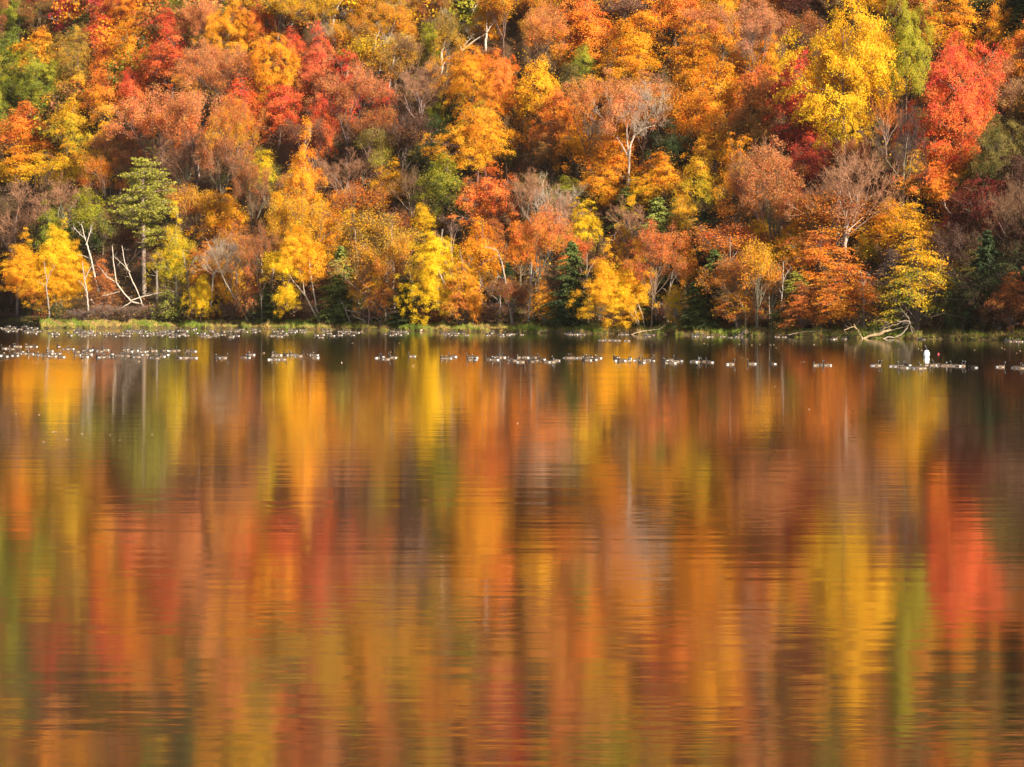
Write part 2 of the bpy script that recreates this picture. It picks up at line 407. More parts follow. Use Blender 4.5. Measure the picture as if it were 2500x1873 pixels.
def make_pine(kind, seed, H=20.0, W=8.6, f=0.34):
    r = np.random.default_rng(seed); P_, N_, U_ = [], [], []
    T = Tubes(); T.add([[0, 0, -1.2], [0, 0, 0], [0.1, 0, H * .4], [0.2, 0.1, H * .75], [0, 0, H * .98]], [0.36, 0.31, 0.27, 0.2, 0.03], 7)
    z = f * H
    while z < H * 0.99:
        t = (z - f * H) / (H * (1 - f)); L = W / 2 * math.sin(math.pi * min(1, 0.22 + 0.8 * t)) ** 0.7 * r.uniform(0.7, 1.15) + 0.3
        if t < 0.25: L *= r.uniform(0.45, 1.1)
        for b in range(r.integers(2, 4) if t < 0.3 else 5):
            az = r.uniform(0, 6.283); Lb = L * r.uniform(0.6, 1.1); d = np.array([math.cos(az), math.sin(az), 0])
            tip = d * Lb + np.array([0, 0, z + Lb * r.uniform(0.05, 0.4)])
            pts = wander([0.15, 0, z], tip, r, 5, 0.05); T.add(pts, np.linspace(0.07, 0.02, 5), 4)
            for c in range(max(4, int(Lb * 3.2))):
                u = r.uniform(0.35, 1.0); ctr = pts[0] + (tip - pts[0]) * u + r.normal(size=3) * np.array([.7, .7, .12])
                T.add([pts[0] + (tip - pts[0]) * u * .9, ctr], [0.025, 0.012], 3, False)
                k = 28; dd = norm(r.normal(size=(k, 3)) + np.array([0, 0, 0.5]))
                P_.append(ctr + dd * np.array([.46, .46, .2]) * r.uniform(0.5, 1.15, (k, 1))); U_.append(dd); N_.append(np.cross(dd, r.normal(size=(k, 3))) + np.array([0, 0, .4]))
        z += r.uniform(0.45, 0.8)
    V, F = leaf_quads(np.concatenate(P_), np.concatenate(N_), 0.3, r, 0.4, np.concatenate(U_))
    store(kind, mesh_np(kind + "_crown", V, F, None, M_NEEDLE), T.mesh(kind + "_trunk", M_BARK), f, W, H)

for i in range(8): make_broad('maple', 100 + i, f=0.17, nb=150, nl=180, leaf=0.17, rb=(0.4, 1.2), amp=0.3, fill=0.55, taper=[.35, .15, .5, .3][i % 4], W=[7.5, 8, 7, 7.2][i % 4])
for i in range(4): make_broad('maple_big', 150 + i, H=18, W=14.5, nb=330, nl=175, leaf=0.19, rb=(0.6, 1.25), taper=[.25, .12, .3, .2][i], amp=0.3)
for i in range(2): make_broad('birch_big', 170 + i, H=20, W=10, nb=300, nl=140, leaf=0.18, rb=(.5, .95), flat=.6, taper=.45, up=.3, fill=.7, f=.2, amp=.25)
for i in range(4): make_broad('birch', 200 + i, W=5.5, nb=115, nl=110, leaf=0.16, rb=(0.4, 0.75), flat=0.6, taper=0.3, up=0.25, fill=0.7, f=0.2, amp=0.2)
for i in range(4): make_broad('layered', 300 + i, W=7.5, nb=125, nl=140, leaf=0.18, rb=(0.6, 1.15), flat=0.13, taper=0.35, up=1.3, fill=0.6, f=0.1, amp=0.15)
for i in range(3): make_broad('bush', 400 + i, H=4, W=4.5, nb=70, nl=60, leaf=0.2, rb=(0.35, 0.6), flat=0.5, taper=0.1, f=0.02)
for i in range(5): make_twiggy('airy', 500 + i, leaves=12000, leaf=0.145, r0=.13, spread=[.6, .75, .85][i % 3], n_main=[5, 6, 4][i % 3])
for i in range(3): make_twiggy('airy_big', 540 + i, H=16, leaves=26000, leaf=0.16, r0=.2, depth=6, spread=[.6, .75, .85][i], n_main=[5, 6, 4][i])
for i in range(5): make_twiggy('bare', 600 + i, leaves=0, spread=[.8, .95, 1.1][i % 3], thin_w=.85, up=.12, depth=5, n_main=[6, 5, 7][i % 3], base=[.3, .4, .25][i % 3])
for i in range(4): make_twiggy('pole', 680 + i, H=14, base=0.6, leaves=1800, leaf=0.15, spread=.7, depth=4, n_main=4)
for i in range(3): make_twiggy('brush', 650 + i, H=4, base=0.05, leaves=700, leaf=0.13, spread=1.0, depth=4, n_main=8, up=0.2)
for i in range(4): make_hemlock('hemlock', 700 + i)
for i in range(2): make_pine('pine', 800 + i)

# ---------------------------------------------------------------- colours (surface colours as 8-bit sRGB)
PAL = {
 'O': (247, 160, 38), 'OR': (246, 142, 62), 'R': (232, 96, 62), 'CR': (214, 66, 70), 'DR': (148, 62, 48),
 'Y': (247, 204, 34), 'YO': (247, 184, 36), 'YG': (182, 172, 44), 'G': (118, 132, 48), 'DKG': (66, 80, 38), 'OL': (150, 128, 62),
 'RU': (212, 126, 56), 'BR': (156, 104, 62), 'PO': (240, 160, 96), 'PK': (184, 136, 104), 'GB': (140, 108, 82),
 'HG': (108, 118, 56), 'HD': (66, 80, 46), 'HL': (150, 154, 72), 'PG': (166, 160, 62), 'DB': (90, 58, 42), 'DP': (96, 76, 74),
}
WORD = {'O': 'orange', 'OR': 'red-orange', 'R': 'red', 'CR': 'crimson', 'DR': 'dark red', 'Y': 'yellow', 'YO': 'golden', 'YG': 'yellow-green',
        'G': 'green', 'DKG': 'dark green', 'OL': 'olive', 'RU': 'rust-coloured', 'BR': 'brown', 'PO': 'peach-orange', 'PK': 'pinkish grey', 'GB': 'grey-brown',
        'HG': 'green', 'HD': 'dark green', 'HL': 'light green', 'PG': 'bright green', 'DB': 'dark brown', 'DP': 'grey-purple'}
KWORD = {'maple': ('broad maple', 'maple', 'maple_tree'), 'birch': ('birch', 'birch', 'birch_tree'), 'layered': ('layered beech', 'beech', 'beech_tree'),
         'airy': ('thinly leaved tree', 'tree', 'thin_leaved_tree'), 'bare': ('leafless tree', 'tree', 'leafless_tree'), 'hemlock': ('hemlock', 'conifer', 'hemlock_tree'),
         'pole': ('slender tree', 'tree', 'slender_tree'), 'pine': ('pine', 'pine', 'pine_tree'), 'bush': ('bush', 'bush', 'leafy_bush'), 'brush': ('twiggy bush', 'bush', 'twiggy_bush')}
GROUPW = {'maple': 'autumn maples on the hillside', 'birch': 'birches in autumn leaf', 'layered': 'beeches with layered branches', 'airy': 'trees that have lost most leaves',
          'bare': 'leafless trees in the woods', 'hemlock': 'hemlocks among the autumn trees', 'pine': 'pines', 'pole': 'slender trees in the shade above the bank', 'bush': 'leafy bushes', 'brush': 'twiggy bushes near the bank'}

TREES = []      # every tree: dict for labels
_cnt = {}
def part_obj(name, data, parent, loc, scale, rotz, low=None, top=None, bark=None):
    o = add_obj(name, data, parent, loc); o.scale = scale; o.rotation_euler = (0, 0, rotz)
    if low is not None:
        o['leaf_low'] = [float(v) for v in lin(PAL[low])]; o['leaf_top'] = [float(v) for v in lin(PAL[top])]
    if bark is not None: o['bark'] = [float(v) for v in bark]
    return o
BARKS = {'maple': (0.20, 0.15, 0.11), 'birch': (0.5, 0.44, 0.36), 'layered': (0.22, 0.18, 0.14), 'airy': (0.2, 0.145, 0.11), 'bare': (0.30, 0.24, 0.19),
         'hemlock': (0.12, 0.085, 0.06), 'pine': (0.30, 0.22, 0.17), 'pole': (0.34, 0.27, 0.21), 'bush': (0.15, 0.1, 0.07), 'brush': (0.3, 0.21, 0.15)}
def tree(kind, cx, top, bot, w, low, high=None, label=None, base=None, var=None, bark=None, cat=None, rot=None):
    high = high or low
    if kind in ('maple', 'layered', 'airy', 'birch') and not cat:
        w *= 1.1; top -= (bot - top) * .12; bot += (bot - top) * .14
    if kind == 'hemlock': w *= 1.15
    if low == high and kind in ('maple', 'layered', 'airy') and label is None and R.random() < .6:
        low = {'O': 'YO', 'R': 'OR', 'YO': 'O', 'Y': 'YO', 'CR': 'R', 'G': 'YG', 'OR': 'O', 'RU': 'O', 'YG': 'YO', 'PO': 'O', 'BR': 'RU', 'OL': 'YO'}.get(low, low)
    protos = PROTO[kind]; k = _cnt.get(kind, 0) if var is None else var; _cnt[kind] = _cnt.get(kind, 0) + 1
    p = protos[k % len(protos)]
    if base is None: base = top + (bot - top) / (1 - p['f'] * 0.9)
    g = hit(cx, base)
    mpp = g.y / FPX
    gpy = HOR + (CAMZ - g.z) / mpp                      # where the base really shows
    H = (gpy - top) * mpp
    if H > 13.5 and kind in ('maple', 'birch', 'airy'):           # a big tree gets more boughs, not bigger leaves
        p = PROTO[kind + '_big'][k % len(PROTO[kind + '_big'])]
    sz = H / p['top']; sx = w * mpp / p['w']
    root = add_obj(KWORD[kind][2], None, None, g); root.empty_display_size = 0.5
    rot = R.uniform(0, 6.28) if rot is None else rot
    sc = (sx, sx, sz)
    bark = bark or tuple(v * R.uniform(0.85, 1.15) for v in BARKS[kind])
    part_obj('trunk', p['trunk'], root, (0, 0, 0), sc, rot, bark=bark)
    if p['twigs']:
        tb = tuple(v for v in lin(PAL[low])) if kind == 'bare' else bark
        part_obj('branches', p['twigs'], root, (0, 0, 0), sc, rot, bark=tb if kind == 'bare' else bark)
    if p['crown']: part_obj('crown', p['crown'], root, (0, 0, 0), sc, rot, low, high)
    TREES.append(dict(o=root, kind=kind, cx=cx, cy=(top + bot) / 2, top=top, bot=bot, w=w, base=gpy, low=low, high=high, label=label, cat=cat))
    return root
def traced(name, label, cat, group, stems, Y=None, base=None, crowns=(), bark=(0.62, 0.55, 0.45), mat=None, seed=1, ground=True, thin=True, back=None):
    """a tree whose stems follow given paths; crowns hang on them"""
    r = np.random.default_rng(seed); bark = tuple(v * .8 for v in bark)
    bx, by = base
    g = hit(bx, by, 2.0) if Y is None else P(bx, by, Y)
    Y = g.y; mpp = Y / FPX
    root = add_obj(name, None, None, g)
    for st in stems:
        T = Tubes(); pts = []; ph = r.uniform(0, 6)
        for i, (x, y, rad) in enumerate(st):
            q = P(x, y, Y) - g; q.y += (math.sin(i * 0.9 + ph) - math.sin(ph)) * 0.35
            pts.append((q.x, q.y, q.z))
        pts = np.array(pts); rd = np.array([s[2] for s in st]) * mpp * (0.64 if thin else 1)
        if by - st[0][1] < 12 and ground: pts[0][2] -= 0.3
        tt = np.linspace(0, len(pts) - 1, len(pts) * 3 - 2)
        sp = np.stack([np.interp(tt, np.arange(len(pts)), pts[:, a]) for a in range(3)], 1)
        sp[1:-1] += r.normal(size=(len(sp) - 2, 3)) * 0.035
        T.add(sp, np.interp(tt, np.arange(len(pts)), rd), 6)
        if st[0][2] > 1.2 and len(sp) > 5:
            for _ in range(9):
                j = int(r.integers(len(sp) // 3, len(sp))); d = norm(r.normal(size=3) + np.array([0, 0, .7])); q0 = sp[j]; rr_ = max(rd[-1] * .5, mpp * .35)
                q1 = q0 + d * r.uniform(.3, 1.1); T.add(wander(q0, q1, r, 4, .12), [rr_, rr_ * .7, rr_ * .5, rr_ * .25], 3)
                T.add(wander(q0 + (q1 - q0) * .6, q0 + (q1 - q0) * .6 + norm(d + r.normal(size=3) * .6) * .4, r, 3, .1), [rr_ * .5, rr_ * .3, rr_ * .15], 3)
        part_obj('trunk' if st[0][2] > 1.6 else 'limb', T.mesh(name + '_stem', mat or M_BIRCH), root, (0, 0, 0), (1, 1, 1), 0, bark=bark)
    for (kind, cx, top, bot, w, low, high) in crowns:
        p = PROTO[kind][_cnt.get(kind, 0) % len(PROTO[kind])]; _cnt[kind] = _cnt.get(kind, 0) + 1
        z0 = p['f'] * p['top']; sz = (bot - top) * mpp / (p['top'] - z0); sx = w * mpp / p['w']
        if kind == 'birch':
            w *= 1.2; sz *= 1.12
            if w * mpp > 6.2:
                q = PROTO['birch_big'][_cnt['birch'] % 2]; sz *= (p['top'] - z0) / (q['top'] * (1 - q['f'])); p = q; z0 = p['f'] * p['top']
            sx = w * mpp / p['w']
        c = P(cx, bot, Y) - g; c.z -= z0 * sz - 0.55 * (kind == 'birch'); c.y += r.uniform(-0.5, 0.8) if back is None else back
        part_obj('crown', p['crown'] or p['twigs'], root, c, (sx, sx, sz), r.uniform(0, 6), low, high, bark=bark)
        if p['crown'] and p['twigs']: part_obj('branches', p['twigs'], root, c, (sx, sx, sz), 0, bark=bark)
    tag(root, label, cat, group)
    xs = [s[0] for st in stems for s in st] + [c[1] for c in crowns]; ys = [s[1] for st in stems for s in st]
    TREES.append(dict(o=root, kind='traced', cx=sum(xs) / len(xs), cy=(min(ys) + max(ys)) / 2, top=min(ys), bot=max(ys), w=60, base=by, low=None, high=None, label=label, cat=cat, done=True))
    for (kind, cx, top, bot, w, low, high) in crowns:
        BLOCK.append((cx, top, bot, w, by))
    return root
BLOCK = []

# ---------------------------------------------------------------- ground and water
def build_ground():
    us = np.concatenate([np.linspace(-3200, -200, 60), np.linspace(-180, 2700, 300), np.linspace(2750, 5200, 50)])
    ss = np.concatenate([np.linspace(-40, -4, 6), np.linspace(-3, 12, 24), np.linspace(13, 150, 90), np.linspace(156, 800, 60)])
    U, S = np.meshgrid(us, ss, indexing='ij')
    Y = shoreY(U) + S; X = (U - 1250) / FPX * Y; Z = terr(X, Y)
    Z = Z + np.where(S > -1, 0.05 * np.sin(X * 2.1) * np.sin(Y * 1.7), 0)
    V = np.stack([X, Y, Z], -1).reshape(-1, 3)
    a, b = len(us), len(ss)
    i = np.arange(a - 1)[:, None] * b; j = np.arange(b - 1)[None, :]
    F = np.stack([i + j, i + b + j, i + b + j + 1, i + j + 1], -1).reshape(-1, 4)
    o = add_obj('hillside', mesh_np('hillside', V, F, None, ground_material(), True)); tag(o, kind='structure')
    V = [(-900, -120, 0), (900, -120, 0), (900, 560, 0), (-900, 560, 0)]
    o = add_obj('lake_water', mesh_np('lake_water', V, [[0, 1, 2, 3]], None, water_material())); tag(o, kind='structure')
    V = [(-2500, -1200, -3.2), (2500, -1200, -3.2), (2500, 2500, -3.2), (-2500, 2500, -3.2)]
    o = add_obj('lake_bed', mesh_np('lake_bed', V, [[0, 1, 2, 3]], None, simple_mat('lake_mud', (0.08, 0.06, 0.04)))); tag(o, kind='structure')
build_ground()

# ---------------------------------------------------------------- the trees of the photograph
def m(*a, **k): return tree('maple', *a, **k)
# --- landmark trees, each with its own words
tree('pine', 352, 384, 590, 160, 'PG', 'PG', label='tall olive green pine with a long bare trunk near the left bank', base=722, cat='pine tree', bark=(.34, .26, .21))
tree('maple', 2062, 14, 362, 262, 'Y', 'YO', label='huge bright yellow maple high on the right of the slope', cat='maple', var=0)
tree('maple', 2345, 78, 430, 225, 'OR', 'R', label='tall scarlet maple on the far right slope', cat='maple', var=1)
tree('maple', 2290, 310, 495, 180, 'O', 'R', label='red-orange maple in front of the tall scarlet maple', cat='maple', var=5)
tree('maple', 1165, 258, 442, 205, 'YO', 'O', label='wide golden orange maple in the middle of the slope, above the leaning grey trunk', cat='maple', var=3)
tree('maple', 66, 256, 395, 150, 'O', 'OR', label='round orange maple with a red top at the left edge', cat='maple', var=2)
tree('maple', 1948, 155, 320, 165, 'R', 'R', label='narrow red maple just left of the huge yellow maple', cat='maple', var=6)
tree('maple', 1962, 275, 395, 150, 'DR', 'R', label='dark red maple below the huge yellow maple', cat='maple')
tree('maple', 1710, 88, 250, 175, 'YO', 'O', label='orange maple left of the grey-pink trees, upper right of centre', cat='maple')
tree('maple', 1745, 290, 425, 125, 'YO', 'O', label='golden orange maple hanging over the dark gap right of the pale forked tree', cat='maple')
tree('layered', 2232, 505, 650, 180, 'YO', 'YO', label='golden layered beech at the right bank, upper crown above the yellow-green one', cat='beech')
tree('layered', 2240, 590, 800, 205, 'G', 'YO', base=812, label='yellow-green layered beech at the right bank above the fallen grey limb', cat='beech')
tree('maple', 1195, 425, 565, 150, 'OR', 'OR', label='red-orange maple just above the leaning grey trunk in the middle', cat='maple')
tree('maple', 1172, 540, 675, 125, 'YO', 'O', base=745, label='golden orange maple that the leaning grey trunk reaches into', cat='maple')
tree('birch', 738, 338, 600, 135, 'YO', 'O', base=700, label='tall flame-shaped orange birch left of centre', cat='birch', var=0)
tree('hemlock', 832, 600, 785, 108, 'HG', 'HL', base=790, label='olive green hemlock right of the white forked birch clump', cat='conifer')
tree('hemlock', 992, 680, 788, 92, 'HD', 'HG', base=792, label='low dark hemlock just left of the bright yellow leaning birch', cat='conifer')
tree('hemlock', 1396, 588, 795, 104, 'HD', 'HG', base=800, label='tall narrow dark hemlock left of the broad golden birch', cat='conifer')
tree('hemlock', 1605, 478, 650, 120, 'HL', 'HL', base=700, label='light green conifer with a pointed top behind the broad golden birch', cat='conifer')
tree('hemlock', 1718, 515, 640, 92, 'HD', 'HG', label='round-topped dark hemlock above the pair of hemlocks near the bank', cat='conifer')
tree('hemlock', 1745, 605, 795, 124, 'HD', 'HG', base=800, label='tall dark hemlock near the bank, right of the bright yellow sapling', cat='conifer')
tree('hemlock', 1700, 685, 795, 84, 'HG', 'HG', base=803, label='short green hemlock between the bright yellow sapling and the tall dark one', cat='conifer')
tree('hemlock', 1940, 660, 795, 100, 'HG', 'PG', base=803, label='bushy green hemlock left of the rusty beech at the right bank', cat='conifer')
tree('layered', 2000, 560, 690, 210, 'O', 'RU', base=720, label='rusty orange beech below the big white-limbed bare tree', cat='beech')
tree('layered', 2065, 650, 800, 190, 'O', 'RU', base=808, label='rusty orange beech at the bank above the fallen pale log', cat='beech')
tree('birch', 432, 540, 735, 118, 'YG', 'Y', base=772, label='narrow yellow-green birch right of the tall pine', cat='birch', var=1)
tree('maple', 490, 672, 775, 66, 'Y', 'Y', base=790, label='small bright yellow maple at the left bank below the narrow yellow-green birch', cat='maple')
tree('bush', 412, 712, 782, 92, 'HG', 'PG', base=788, label='low green evergreen bush at the left bank behind the broken branches', cat='bush')
tree('birch', 1648, 690, 790, 66, 'Y', 'Y', base=800, label='bright yellow sapling between the broad golden birch and the hemlocks', cat='birch', var=2)
tree('layered', 1330, 690, 780, 82, 'YO', 'O', base=796, label='small orange sapling with flat layers left of the tall narrow dark hemlock', cat='beech')
tree('bare', 2065, 348, 590, 190, 'PK', 'PK', base=665, label='big bare tree with pale twisting limbs below the huge yellow maple', cat='tree', var=2, bark=(.55, .45, .38))
tree('airy', 845, 148, 345, 185, 'RU', 'PO', label='large thin rusty tree with a pale leaning stem, left of the pinkish bare tree', cat='tree', var=2)
tree('bare', 1028, 165, 300, 125, 'PK', 'PK', label='pinkish bare tree high above the wide golden orange maple', cat='tree', var=0)
tree('maple', 160, -20, 84, 84, 'CR', 'CR', label='small crimson maple with pale stems at the upper left', cat='maple', bark=(.6, .5, .42))
tree('maple', 252, -45, 78, 78, 'CR', 'R', label='crimson maple in the upper left, right of the small crimson one', cat='maple')

